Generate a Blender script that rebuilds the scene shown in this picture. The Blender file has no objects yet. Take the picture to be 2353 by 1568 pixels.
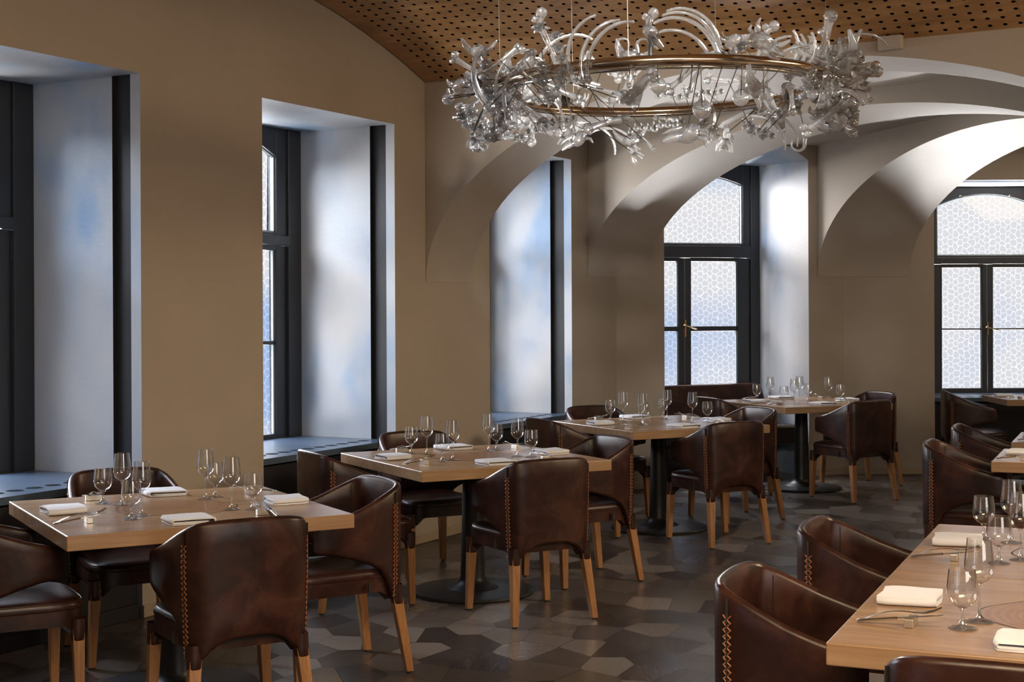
import bpy, bmesh, math, random
from mathutils import Vector, Matrix
R = math.radians
random.seed(7)
sc = bpy.context.scene
col = sc.collection

# ------------------------------------------------------------------ camera, world, lights, exposure
cam_d = bpy.data.cameras.new('camera'); cam = bpy.data.objects.new('camera', cam_d); col.objects.link(cam)
cam_d.sensor_width = 36.0; cam_d.lens = 3336.0 / 2353 * 36.0
cam_d.shift_y = -(784.0 - 713.2) / 2353
cam_d.clip_start = 0.05; cam_d.clip_end = 200
cam.location = (0, 0, 1.5)
cam.rotation_euler = (Matrix.Rotation(R(90), 3, 'X') @ Matrix.Rotation(-0.0045, 3, 'Z')).to_euler()
sc.camera = cam
sc.view_settings.view_transform = 'Standard'; sc.view_settings.look = 'None'
sc.view_settings.gamma = 1.0; sc.view_settings.use_curve_mapping = False
sc.view_settings.exposure = 0.0
try:
    c = sc.cycles
    c.use_denoising = True; c.max_bounces = 9; c.diffuse_bounces = 3; c.glossy_bounces = 4
    c.transmission_bounces = 7; c.transparent_max_bounces = 24; c.caustics_reflective = False
    c.caustics_refractive = False; c.sample_clamp_indirect = 6.0; c.blur_glossy = 0.6
except Exception: pass

W = bpy.data.worlds.new('world'); sc.world = W; W.use_nodes = True
nt = W.node_tree; N = nt.nodes; L = nt.links; N.clear()
def nn(t, **k):
    n = N.new(t)
    for a, b in k.items(): setattr(n, a, b)
    return n
tc = nn('ShaderNodeTexCoord'); sep = nn('ShaderNodeSeparateXYZ'); L.new(tc.outputs['Generated'], sep.inputs[0])
rmp = nn('ShaderNodeValToRGB'); e = rmp.color_ramp.elements       # hazy bright sky: pale low down, blue higher up
e[0].position = 0.0; e[0].color = (0.95, 0.96, 1.0, 1)
e[1].position = 0.75; e[1].color = (0.22, 0.42, 0.95, 1)
x = e.new(0.10); x.color = (1.0, 1.0, 1.0, 1); x = e.new(0.30); x.color = (0.60, 0.76, 1.0, 1)
L.new(sep.outputs['Z'], rmp.inputs['Fac'])
nz = nn('ShaderNodeTexNoise'); nz.inputs['Scale'].default_value = 7.0; nz.inputs['Detail'].default_value = 1.0
L.new(tc.outputs['Generated'], nz.inputs['Vector'])
r2 = nn('ShaderNodeValToRGB'); r2.color_ramp.elements[0].position = 0.40; r2.color_ramp.elements[1].position = 0.52
r2.color_ramp.elements[0].color = (0.50, 0.66, 0.95, 1); r2.color_ramp.elements[1].color = (1, 1, 1, 1)
L.new(nz.outputs['Fac'], r2.inputs['Fac'])
mx = nn('ShaderNodeMix', data_type='RGBA', blend_type='MULTIPLY'); mx.inputs['Factor'].default_value = 1.0
L.new(rmp.outputs['Color'], mx.inputs['A']); L.new(r2.outputs['Color'], mx.inputs['B'])
bg = nn('ShaderNodeBackground'); bg.inputs['Strength'].default_value = 1.9
L.new(mx.outputs['Result'], bg.inputs['Color'])
wo = nn('ShaderNodeOutputWorld'); L.new(bg.outputs[0], wo.inputs[0])

def area(name, loc, target, sx, sy, power, color, portal=False, spread=180):
    d = bpy.data.lights.new(name, 'AREA'); d.shape = 'RECTANGLE'; d.size = sx; d.size_y = sy
    d.energy = power; d.color = color
    if portal: d.cycles.is_portal = True
    else: d.spread = R(spread)
    o = bpy.data.objects.new(name, d); col.objects.link(o); o.location = loc
    o.rotation_euler = (Vector(target) - Vector(loc)).to_track_quat('-Z', 'Y').to_euler()
    return o

# left wall frame: P1 + t*d1 along the wall (away from the camera), w outward through the wall
D1 = Vector((0.47852, 0.878077)); NO = Vector((-0.878077, 0.47852)); P1 = Vector((-0.72256, 9.12122))
def Wp(t, w=0.0, z=0.0): 
    p = P1 + D1 * t + NO * w
    return Vector((p.x, p.y, z))
WIN_T = [(-3.62, -2.287), (-1.339, -0.021), (1.188, 2.482)]       # the three openings in the left wall
DN = Vector((D1.y, -D1.x))                                         # into the room, square to the left wall
SKYC = (0.84, 0.91, 1.0)
for i, (a, b) in enumerate(WIN_T):
    m = (a + b) / 2
    area('sky_portal', Wp(m, 0.90, 1.68), Wp(m, 0, 1.68), 1.15, 2.0, 1, (1, 1, 1), portal=True)
    area('daylight_fill', Wp(m - 0.5, 2.4, 3.7), Wp(m + 0.15, 0.2, 1.2), 2.2, 1.8, (820, 250, 260)[i], SKYC)
    area('daylight_fill', Wp(m + .5, 4.6, 2.4), Wp(m - .6, -3.0, .7), 2.6, 1.6, (700, 950, 950)[i], (.92, .95, 1.0))
    area('upward_fill', Wp(m + (.7, .6, .25)[i], 1.9, 0.1), Wp(m, 0.2, 2.3), 2.2, 1.2, (480, 340, 700)[i], (1.0, 0.97, 0.93))  # added low lamp throwing light up onto soffits and arches
area('sky_portal', (1.75, 13.75, 1.75), (1.95, 13.0, 1.75), 1.3, 2.1, 1, (1, 1, 1), portal=True)
area('sky_portal', (4.54, 14.05, 1.68), (4.54, 13, 1.68), 1.2, 2.0, 1, (1, 1, 1), portal=True)
area('daylight_fill', (0.1, 15.3, 3.3), (2.3, 13.0, 1.4), 2.2, 1.8, 900, (1.0, 0.96, 0.94))
area('daylight_fill', (4.9, 15.6, 4.1), (4.5, 13.2, 1.2), 2.2, 1.8, 1200, SKYC)
area('upward_fill', (2.5, 15.4, 0.0), (1.8, 13.0, 2.6), 2.2, 1.0, 1900, (1.0, 0.97, 0.93))  # added upward lamps below the sight line, brightening the far arches
area('upward_fill', (4.5, 15.2, 0.0), (4.4, 13.0, 2.6), 2.2, 1.0, 2800, (1.0, 0.97, 0.93))
# added unseen fill: warm lamps overhead, one whitish lamp behind the camera
area('warm_fill', (0.6, 1.2, 2.85), (0.6, 1.9, 0), 2.2, 1.2, 185, (1.0, 0.74, 0.46))
area('warm_fill', (5.2, 5.0, 2.85), (4.6, 5.2, 0), 1.6, 1.6, 250, (1.0, 0.74, 0.46))
area('warm_fill', (5.8, 10.6, 2.85), (4.6, 11.4, 0), 1.2, 1.2, 22, (1.0, 0.74, 0.46))
area('daylight_fill', (3.2, -1.0, 1.9), (0.3, 6.0, 1.3), 2.6, 1.8, 60, (1.0, 0.93, 0.86))  # added fill inside the room; no window is built here

def spotlamp(loc, target, power, ang):
    d = bpy.data.lights.new('spotlight_beam', 'SPOT'); d.energy = power; d.spot_size = R(ang); d.spot_blend = .6; d.color = (1.0, .93, .84); d.shadow_soft_size = .06
    o = bpy.data.objects.new('spotlight_beam', d); col.objects.link(o); o.location = loc; o.rotation_euler = (Vector(target) - Vector(loc)).to_track_quat('-Z', 'Y').to_euler()
spotlamp((.34, 8.80, 2.74), (.60, 6.4, 2.50), 620, 42)
spotlamp((.3, 3.2, 2.85), (.65, 6.4, 2.55), 420, 30)  # unseen beam added to make the glass sparkle; no fixture here
# ------------------------------------------------------------------ materials
MATS = {}
class NG:
    def __init__(s, name):
        s.m = bpy.data.materials.new(name); s.m.use_nodes = True; s.t = s.m.node_tree; s.t.nodes.clear()
        s.out = s.n('ShaderNodeOutputMaterial')
    def n(s, t, **k):
        n = s.t.nodes.new(t)
        for a, b in k.items():
            if a.startswith('i_'): n.inputs[a[2:].replace('_', ' ')].default_value = b
            else: setattr(n, a, b)
        return n
    def l(s, a, b): s.t.links.new(a, b)
    def bsdf(s, **k):
        b = s.n('ShaderNodeBsdfPrincipled')
        for a, v in k.items(): b.inputs[a.replace('_', ' ')].default_value = v
        s.l(b.outputs[0], s.out.inputs[0]); s.b = b
        return b
    def ramp(s, fac, *stops):
        r = s.n('ShaderNodeValToRGB'); el = r.color_ramp.elements
        el[0].position, el[0].color = stops[0][0], (*stops[0][1], 1)
        el[1].position, el[1].color = stops[-1][0], (*stops[-1][1], 1)
        for p, c_ in stops[1:-1]:
            q = el.new(p); q.color = (*c_, 1)
        s.l(fac, r.inputs[0]); return r.outputs[0]
    def noise(s, vec, scale, detail=3.0, rough=0.5, dist=0.0):
        n = s.n('ShaderNodeTexNoise'); n.inputs['Scale'].default_value = scale; n.inputs['Detail'].default_value = detail
        n.inputs['Roughness'].default_value = rough; n.inputs['Distortion'].default_value = dist
        if vec is not None: s.l(vec, n.inputs['Vector'])
        return n.outputs['Fac']
    def obj(s): return s.n('ShaderNodeTexCoord').outputs['Object']
    def pos(s): return s.n('ShaderNodeNewGeometry').outputs['Position']
    def math(s, op, a, b=None, c=None):
        n = s.n('ShaderNodeMath', operation=op)
        for i, v in enumerate((a, b, c)):
            if v is None: continue
            if isinstance(v, (int, float)): n.inputs[i].default_value = v
            else: s.l(v, n.inputs[i])
        return n.outputs[0]
    def mapping(s, vec, scale=(1, 1, 1), rot=(0, 0, 0), loc=(0, 0, 0)):
        n = s.n('ShaderNodeMapping'); n.inputs['Scale'].default_value = scale; n.inputs['Rotation'].default_value = rot
        n.inputs['Location'].default_value = loc; s.l(vec, n.inputs['Vector']); return n.outputs[0]
    def mix(s, f, a, b, bt='MIX'):
        n = s.n('ShaderNodeMix', data_type='RGBA', blend_type=bt)
        for k, v in (('Factor', f), ('A', a), ('B', b)):
            i = n.inputs[k]
            if isinstance(v, (int, float)): i.default_value = v
            elif isinstance(v, tuple): i.default_value = (*v, 1)
            else: s.l(v, i)
        return n.outputs['Result']
    def bump(s, h, strength=0.2, dist=0.01):
        b = s.n('ShaderNodeBump'); b.inputs['Strength'].default_value = strength; b.inputs['Distance'].default_value = dist
        s.l(h, b.inputs['Height']); s.l(b.outputs[0], s.b.inputs['Normal'])

def flat(name, colr, rough=0.5, metal=0.0, **k):
    g = NG(name); g.bsdf(Base_Color=(*colr, 1), Roughness=rough, Metallic=metal, **k); MATS[name] = g.m; return g.m

g = NG('taupe_plaster'); g.bsdf(Roughness=0.75); p = g.pos()
g.l(g.ramp(g.noise(p, 1.2, 4), (0.3, (0.40, 0.345, 0.28)), (0.7, (0.45, 0.39, 0.32))), g.b.inputs['Base Color'])
g.bump(g.noise(p, 55, 3), 0.25, 0.004); MATS['plaster'] = g.m

g = NG('grey_plaster'); g.bsdf(Roughness=0.55); p = g.pos()
g.l(g.ramp(g.noise(p, 1.5, 4), (0.3, (0.40, 0.35, 0.295)), (0.7, (0.46, 0.41, 0.35))), g.b.inputs['Base Color'])
g.bump(g.noise(p, 60, 4), 0.3, 0.004); MATS['soffit'] = g.m

g = NG('reveal_paint_sky_tint'); g.bsdf(Roughness=0.42); p = g.pos()
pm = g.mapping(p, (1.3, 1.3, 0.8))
g.l(g.ramp(g.noise(pm, 1.6, 3, 0.5), (0.30, (0.22, 0.32, 0.46)), (0.46, (0.40, 0.43, 0.47)), (0.66, (0.47, 0.465, 0.46))), g.b.inputs['Base Color'])  # grey-blue paint; bluer patches stand in for sky light on the reveals
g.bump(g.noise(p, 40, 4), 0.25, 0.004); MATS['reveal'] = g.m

flat('black_lining', (0.014, 0.014, 0.015), 0.55)
flat('window_frame', (0.022, 0.026, 0.032), 0.35)
flat('white_liner', (0.35, 0.42, 0.48), 0.3)
flat('blue_sill', (0.075, 0.11, 0.165), 0.28)
flat('black_cover', (0.012, 0.012, 0.014), 0.5)
flat('hole_dark', (0.004, 0.004, 0.005), 0.8)
flat('cast_iron', (0.020, 0.021, 0.024), 0.42, 0.3)
flat('steel', (0.72, 0.71, 0.69), 0.13, 1.0)
flat('rest_metal', (0.60, 0.55, 0.49), 0.3, 0.8)
flat('brass', (0.70, 0.52, 0.30), 0.18, 1.0)
flat('champagne_tube', (0.55, 0.44, 0.33), 0.16, 1.0)
flat('wire', (0.16, 0.15, 0.14), 0.4, 1.0)
flat('skirting', (0.40, 0.32, 0.235), 0.5)
flat('tag_black', (0.01, 0.01, 0.01), 0.6)
flat('seam_dark', (0.016, 0.008, 0.006), 0.6)
flat('black_leather', (0.020, 0.014, 0.012), 0.32)
flat('groove', (0.03, 0.018, 0.01), 0.5)

g = NG('napkin_linen'); g.bsdf(Base_Color=(0.78, 0.81, 0.88, 1), Roughness=0.85)
g.bump(g.noise(g.obj(), 450, 2), 0.15, 0.001); MATS['linen'] = g.m

def leather(name, dark, mid, light):
    g = NG(name); g.bsdf(Roughness=0.3, Specular_IOR_Level=0.38); o = g.obj()
    rnd = g.n('ShaderNodeObjectInfo').outputs['Random']
    sh = g.n('ShaderNodeVectorMath', operation='ADD'); g.l(o, sh.inputs[0]); g.l(rnd, sh.inputs[1])
    n1 = g.noise(sh.outputs[0], 7, 5, 0.6, 0.6)
    g.l(g.ramp(n1, (0.28, dark), (0.5, mid), (0.72, light)), g.b.inputs['Base Color'])
    g.l(g.math('MULTIPLY_ADD', g.noise(o, 14, 3), 0.20, 0.24), g.b.inputs['Roughness'])
    h = g.math('ADD', g.math('MULTIPLY', g.noise(o, 9, 2, 0.5), 1.0), g.math('MULTIPLY', g.noise(o, 260, 3), 0.05))
    g.bump(h, 0.2, 0.012); MATS[name] = g.m
leather('leather', (0.013, 0.0042, 0.0028), (0.030, 0.0100, 0.0066), (0.068, 0.0245, 0.0160))
g = NG('stitch_cord'); g.bsdf(Base_Color=(0.30, 0.115, 0.045, 1), Roughness=0.5); MATS['cord'] = g.m

def wood(name, cols, rough=0.3, scale=1.0, ax=0, bands=True, bump=0.08):
    g = NG(name); g.bsdf(Roughness=rough); o = g.obj()
    sc_ = [14.0, 14.0, 14.0]; sc_[ax] = 1.6
    m = g.mapping(o, tuple(v * scale for v in sc_))
    n1 = g.noise(m, 1.0, 5, 0.6, 0.8)
    sc2 = [90.0, 90.0, 90.0]; sc2[ax] = 4.0
    n2 = g.noise(g.mapping(o, tuple(v * scale for v in sc2)), 1.0, 3, 0.6)
    f = g.math('ADD', g.math('MULTIPLY', n1, 0.65), g.math('MULTIPLY', n2, 0.35))
    c_ = g.ramp(f, (0.32, cols[0]), (0.5, cols[1]), (0.68, cols[2]))
    if bands:                                                     # glued staves
        v = g.n('ShaderNodeTexWhiteNoise', noise_dimensions='1D')
        sp = g.n('ShaderNodeSeparateXYZ'); g.l(o, sp.inputs[0])
        g.l(g.math('FLOOR', g.math('MULTIPLY', sp.outputs[1 if ax == 0 else 0], 9.0)), v.inputs['W'])
        c_ = g.mix(g.math('MULTIPLY', v.outputs['Value'], 0.35), c_, g.mix(1.0, c_, (0.72, 0.66, 0.6), 'MULTIPLY'))
    g.l(c_, g.b.inputs['Base Color']); g.bump(n2, bump, 0.002); MATS[name] = g.m
wood('oak', ((0.29, 0.175, 0.098), (0.37, 0.235, 0.138), (0.46, 0.305, 0.187)), 0.25)
wood('leg_wood', ((0.21, 0.095, 0.035), (0.34, 0.165, 0.068), (0.44, 0.235, 0.11)), 0.36, 1.5, 2, False)
g = NG('tree_slice'); g.bsdf(Roughness=0.24); o = g.obj()
wv = g.n('ShaderNodeTexWave', wave_type='RINGS', rings_direction='Z'); wv.inputs['Scale'].default_value = 14; wv.inputs['Distortion'].default_value = 2.2
wv.inputs['Detail'].default_value = 2; g.l(o, wv.inputs['Vector'])
g.l(g.ramp(g.math('ADD', g.math('MULTIPLY', wv.outputs['Fac'], 0.18), g.math('MULTIPLY', g.noise(o, 9, 4), 0.80)), (0.3, (0.20, 0.10, 0.05)), (0.7, (0.36, 0.20, 0.105))), g.b.inputs['Base Color'])
MATS['slice'] = g.m

# floor: large irregular polygonal parquet tiles
g = NG('parquet_tiles'); g.bsdf(Roughness=0.3); p = g.pos()
m = g.mapping(p, (4.9, 3.6, 1), (0, 0, R(28)))
v = g.n('ShaderNodeTexVoronoi', voronoi_dimensions='2D', feature='F1'); v.inputs['Scale'].default_value = 1.0; v.inputs['Randomness'].default_value = 0.62; g.l(m, v.inputs['Vector'])
v2 = g.n('ShaderNodeTexVoronoi', voronoi_dimensions='2D', feature='DISTANCE_TO_EDGE'); v2.inputs['Scale'].default_value = 1.0; v2.inputs['Randomness'].default_value = 0.62; g.l(m, v2.inputs['Vector'])
sp = g.n('ShaderNodeSeparateColor'); g.l(v.outputs['Color'], sp.inputs[0])
vr = g.n('ShaderNodeVectorRotate', rotation_type='Z_AXIS'); g.l(p, vr.inputs['Vector']); g.l(g.math('MULTIPLY', sp.outputs[1], 6.28), vr.inputs['Angle'])
gr = g.noise(g.mapping(vr.outputs[0], (3, 45, 1)), 1.0, 4, 0.6, 0.6)
base = g.ramp(sp.outputs[0], (0.0, (0.034, 0.027, 0.025)), (0.35, (0.078, 0.064, 0.057)), (0.7, (0.135, 0.118, 0.106)), (1.0, (0.25, 0.225, 0.205)))
base = g.mix(g.math('MULTIPLY', gr, 0.55), base, g.mix(1.0, base, (0.45, 0.42, 0.40), 'MULTIPLY'))
edge = g.math('LESS_THAN', v2.outputs['Distance'], 0.008)
g.l(g.mix(edge, base, (0.012, 0.009, 0.007)), g.b.inputs['Base Color'])
g.l(g.math('ADD', g.math('MULTIPLY', sp.outputs[2], 0.22), g.math('MULTIPLY_ADD', gr, 0.12, 0.18)), g.b.inputs['Roughness'])
wn = g.n('ShaderNodeVectorMath', operation='SUBTRACT'); g.l(v.outputs['Color'], wn.inputs[0]); wn.inputs[1].default_value = (0.5, 0.5, 0.5)
ws = g.n('ShaderNodeVectorMath', operation='SCALE'); g.l(wn.outputs[0], ws.inputs[0]); ws.inputs['Scale'].default_value = 0.018
ge = g.n('ShaderNodeNewGeometry'); wa = g.n('ShaderNodeVectorMath', operation='ADD'); g.l(ge.outputs['Normal'], wa.inputs[0]); g.l(ws.outputs[0], wa.inputs[1])
bp = g.n('ShaderNodeBump'); bp.inputs['Strength'].default_value = 0.12; bp.inputs['Distance'].default_value = 0.002
g.l(gr, bp.inputs['Height']); g.l(wa.outputs[0], bp.inputs['Normal']); g.l(bp.outputs[0], g.b.inputs['Normal'])
MATS['floor'] = g.m

# perforated veneer of the vault, UV in metres: u across the room, v along the arc
g = NG('perforated_veneer'); g.bsdf(Roughness=0.33)
uv = g.n('ShaderNodeTexCoord').outputs['UV']; s2 = g.n('ShaderNodeSeparateXYZ'); g.l(uv, s2.inputs[0])
fu = g.math('SUBTRACT', g.math('FRACT', g.math('DIVIDE', g.math('SUBTRACT', s2.outputs[0], 0.1155), 0.0772)), 0.5)
fv = g.math('SUBTRACT', g.math('FRACT', g.math('DIVIDE', g.math('SUBTRACT', s2.outputs[1], 0.0600), 0.0715)), 0.5)
du = g.math('MULTIPLY', fu, 0.0772); dv = g.math('MULTIPLY', fv, 0.0715)
dd = g.math('SQRT', g.math('ADD', g.math('MULTIPLY', du, du), g.math('MULTIPLY', dv, dv)))
hole = g.math('LESS_THAN', dd, 0.0118)
hole = g.math('MULTIPLY', hole, g.math('GREATER_THAN', s2.outputs[0], 0.1155))
hole = g.math('MULTIPLY', hole, g.math('GREATER_THAN', s2.outputs[1], 0.0600))
vein = g.noise(g.mapping(uv, (2.2, 7.0, 1)), 1.0, 5, 0.6, 1.2)
panel = g.n('ShaderNodeTexWhiteNoise', noise_dimensions='1D'); g.l(g.math('FLOOR', g.math('DIVIDE', s2.outputs[0], 1.24)), panel.inputs['W'])
cw = g.ramp(vein, (0.3, (0.27, 0.135, 0.048)), (0.52, (0.41, 0.22, 0.085)), (0.72, (0.55, 0.335, 0.155)))
cw = g.mix(g.math('MULTIPLY', panel.outputs['Value'], 0.3), cw, g.mix(1.0, cw, (0.80, 0.66, 0.5), 'MULTIPLY'))
fs = g.math('ABSOLUTE', g.math('SUBTRACT', g.math('FRACT', g.math('DIVIDE', s2.outputs[0], 1.24)), 0.5))
cw = g.mix(g.math('MULTIPLY', g.math('GREATER_THAN', fs, 0.4985), 0.6), cw, (0.08, 0.035, 0.012))
g.l(g.mix(hole, cw, (0.003, 0.002, 0.002)), g.b.inputs['Base Color'])
g.l(g.math('MULTIPLY_ADD', hole, 0.6, 0.33), g.b.inputs['Roughness'])
g.l(g.math('MULTIPLY_ADD', hole, -0.5, 0.5), g.b.inputs['Specular IOR Level'])
MATS['veneer'] = g.m

# window film: pale cells with clear honeycomb lines
g = NG('honeycomb_film_glass'); o = g.obj()
sx = g.n('ShaderNodeSeparateXYZ'); g.l(o, sx.inputs[0]); PITCH = 0.058
wob = g.n('ShaderNodeTexNoise'); wob.inputs['Scale'].default_value = 17; wob.inputs['Detail'].default_value = 0; g.l(o, wob.inputs['Vector'])
wc = g.n('ShaderNodeSeparateColor'); g.l(wob.outputs['Color'], wc.inputs[0])
px_ = g.math('ADD', g.math('DIVIDE', sx.outputs[2], PITCH), g.math('MULTIPLY', wc.outputs[0], 0.75))
py_ = g.math('ADD', g.math('DIVIDE', sx.outputs[0], PITCH), g.math('MULTIPLY', wc.outputs[1], 0.75))
def hexcell(ox, oy):
    a_ = g.math('SUBTRACT', g.math('FLOORED_MODULO', g.math('ADD', px_, ox), 1.0), 0.5)
    b_ = g.math('SUBTRACT', g.math('FLOORED_MODULO', g.math('ADD', py_, oy), 1.732), 0.866)
    return g.math('ABSOLUTE', a_), g.math('ABSOLUTE', b_)
def hexd(ab): return g.math('MAXIMUM', ab[0], g.math('ADD', g.math('MULTIPLY', ab[0], 0.5), g.math('MULTIPLY', ab[1], 0.866)))
hd_ = g.math('MINIMUM', hexd(hexcell(0.0, 0.0)), hexd(hexcell(0.5, 0.866)))
ln = g.math('GREATER_THAN', hd_, 0.445)
t1 = g.n('ShaderNodeBsdfTransparent'); g.l(g.mix(ln, (0.42, 0.42, 0.43), (0.62, 0.62, 0.62)), t1.inputs[0])
gl = g.n('ShaderNodeBsdfGlossy'); gl.inputs['Roughness'].default_value = 0.06
ms = g.n('ShaderNodeMixShader'); ms.inputs[0].default_value = 0.05; g.l(t1.outputs[0], ms.inputs[1]); g.l(gl.outputs[0], ms.inputs[2])
g.l(ms.outputs[0], g.out.inputs[0]); MATS['film'] = g.m

# thin clear glass of the stemware
g = NG('thin_clear_glass')
lw = g.n('ShaderNodeLayerWeight'); lw.inputs['Blend'].default_value = 0.35
t1 = g.n('ShaderNodeBsdfTransparent'); g.l(g.ramp(lw.outputs['Facing'], (0.0, (0.99, 0.99, 0.99)), (0.7, (0.95, 0.95, 0.95)), (1.0, (0.72, 0.72, 0.73))), t1.inputs[0])
gl = g.n('ShaderNodeBsdfGlossy'); gl.inputs['Roughness'].default_value = 0.02
ms = g.n('ShaderNodeMixShader'); g.l(g.math('MULTIPLY_ADD', g.math('POWER', lw.outputs['Facing'], 1.8), 0.75, 0.10), ms.inputs[0])
g.l(t1.outputs[0], ms.inputs[1]); g.l(gl.outputs[0], ms.inputs[2]); g.l(ms.outputs[0], g.out.inputs[0]); MATS['thin_glass'] = g.m
g = NG('bright_stem_glass')
lw = g.n('ShaderNodeLayerWeight'); lw.inputs['Blend'].default_value = 0.4; t1 = g.n('ShaderNodeBsdfTransparent'); t1.inputs[0].default_value = (.93, .93, .93, 1)
gl = g.n('ShaderNodeBsdfGlossy'); gl.inputs['Roughness'].default_value = 0.08
ms = g.n('ShaderNodeMixShader'); g.l(g.math('MULTIPLY_ADD', lw.outputs['Facing'], 0.6, 0.12), ms.inputs[0])
g.l(t1.outputs[0], ms.inputs[1]); g.l(gl.outputs[0], ms.inputs[2]); g.l(ms.outputs[0], g.out.inputs[0]); MATS['stem_glass'] = g.m
g = NG('clear_solid_glass'); gl = g.n('ShaderNodeBsdfGlass'); gl.inputs['IOR'].default_value = 1.47; gl.inputs['Roughness'].default_value = 0.0
gl.inputs['Color'].default_value = (1, 1, 1, 1); df = g.n('ShaderNodeBsdfTranslucent'); df.inputs[0].default_value = (.9, .93, .96, 1); gy = g.n('ShaderNodeBsdfGlossy'); gy.inputs['Roughness'].default_value = .11
lw = g.n('ShaderNodeLayerWeight'); lw.inputs['Blend'].default_value = 0.4; tr = g.n('ShaderNodeBsdfTransparent'); tr.inputs[0].default_value = (.97, .97, .97, 1)
m0 = g.n('ShaderNodeMixShader'); g.l(g.math('MULTIPLY_ADD', g.math('POWER', lw.outputs['Facing'], 1.6), 0.75, 0.08), m0.inputs[0]); g.l(tr.outputs[0], m0.inputs[1]); g.l(gy.outputs[0], m0.inputs[2])
m1 = g.n('ShaderNodeMixShader'); m1.inputs[0].default_value = .38; g.l(gl.outputs[0], m1.inputs[1]); g.l(m0.outputs[0], m1.inputs[2])
m2 = g.n('ShaderNodeMixShader'); m2.inputs[0].default_value = .12; g.l(m1.outputs[0], m2.inputs[1]); g.l(df.outputs[0], m2.inputs[2])
g.l(m2.outputs[0], g.out.inputs[0]); MATS['glass'] = g.m
M = MATS

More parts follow.
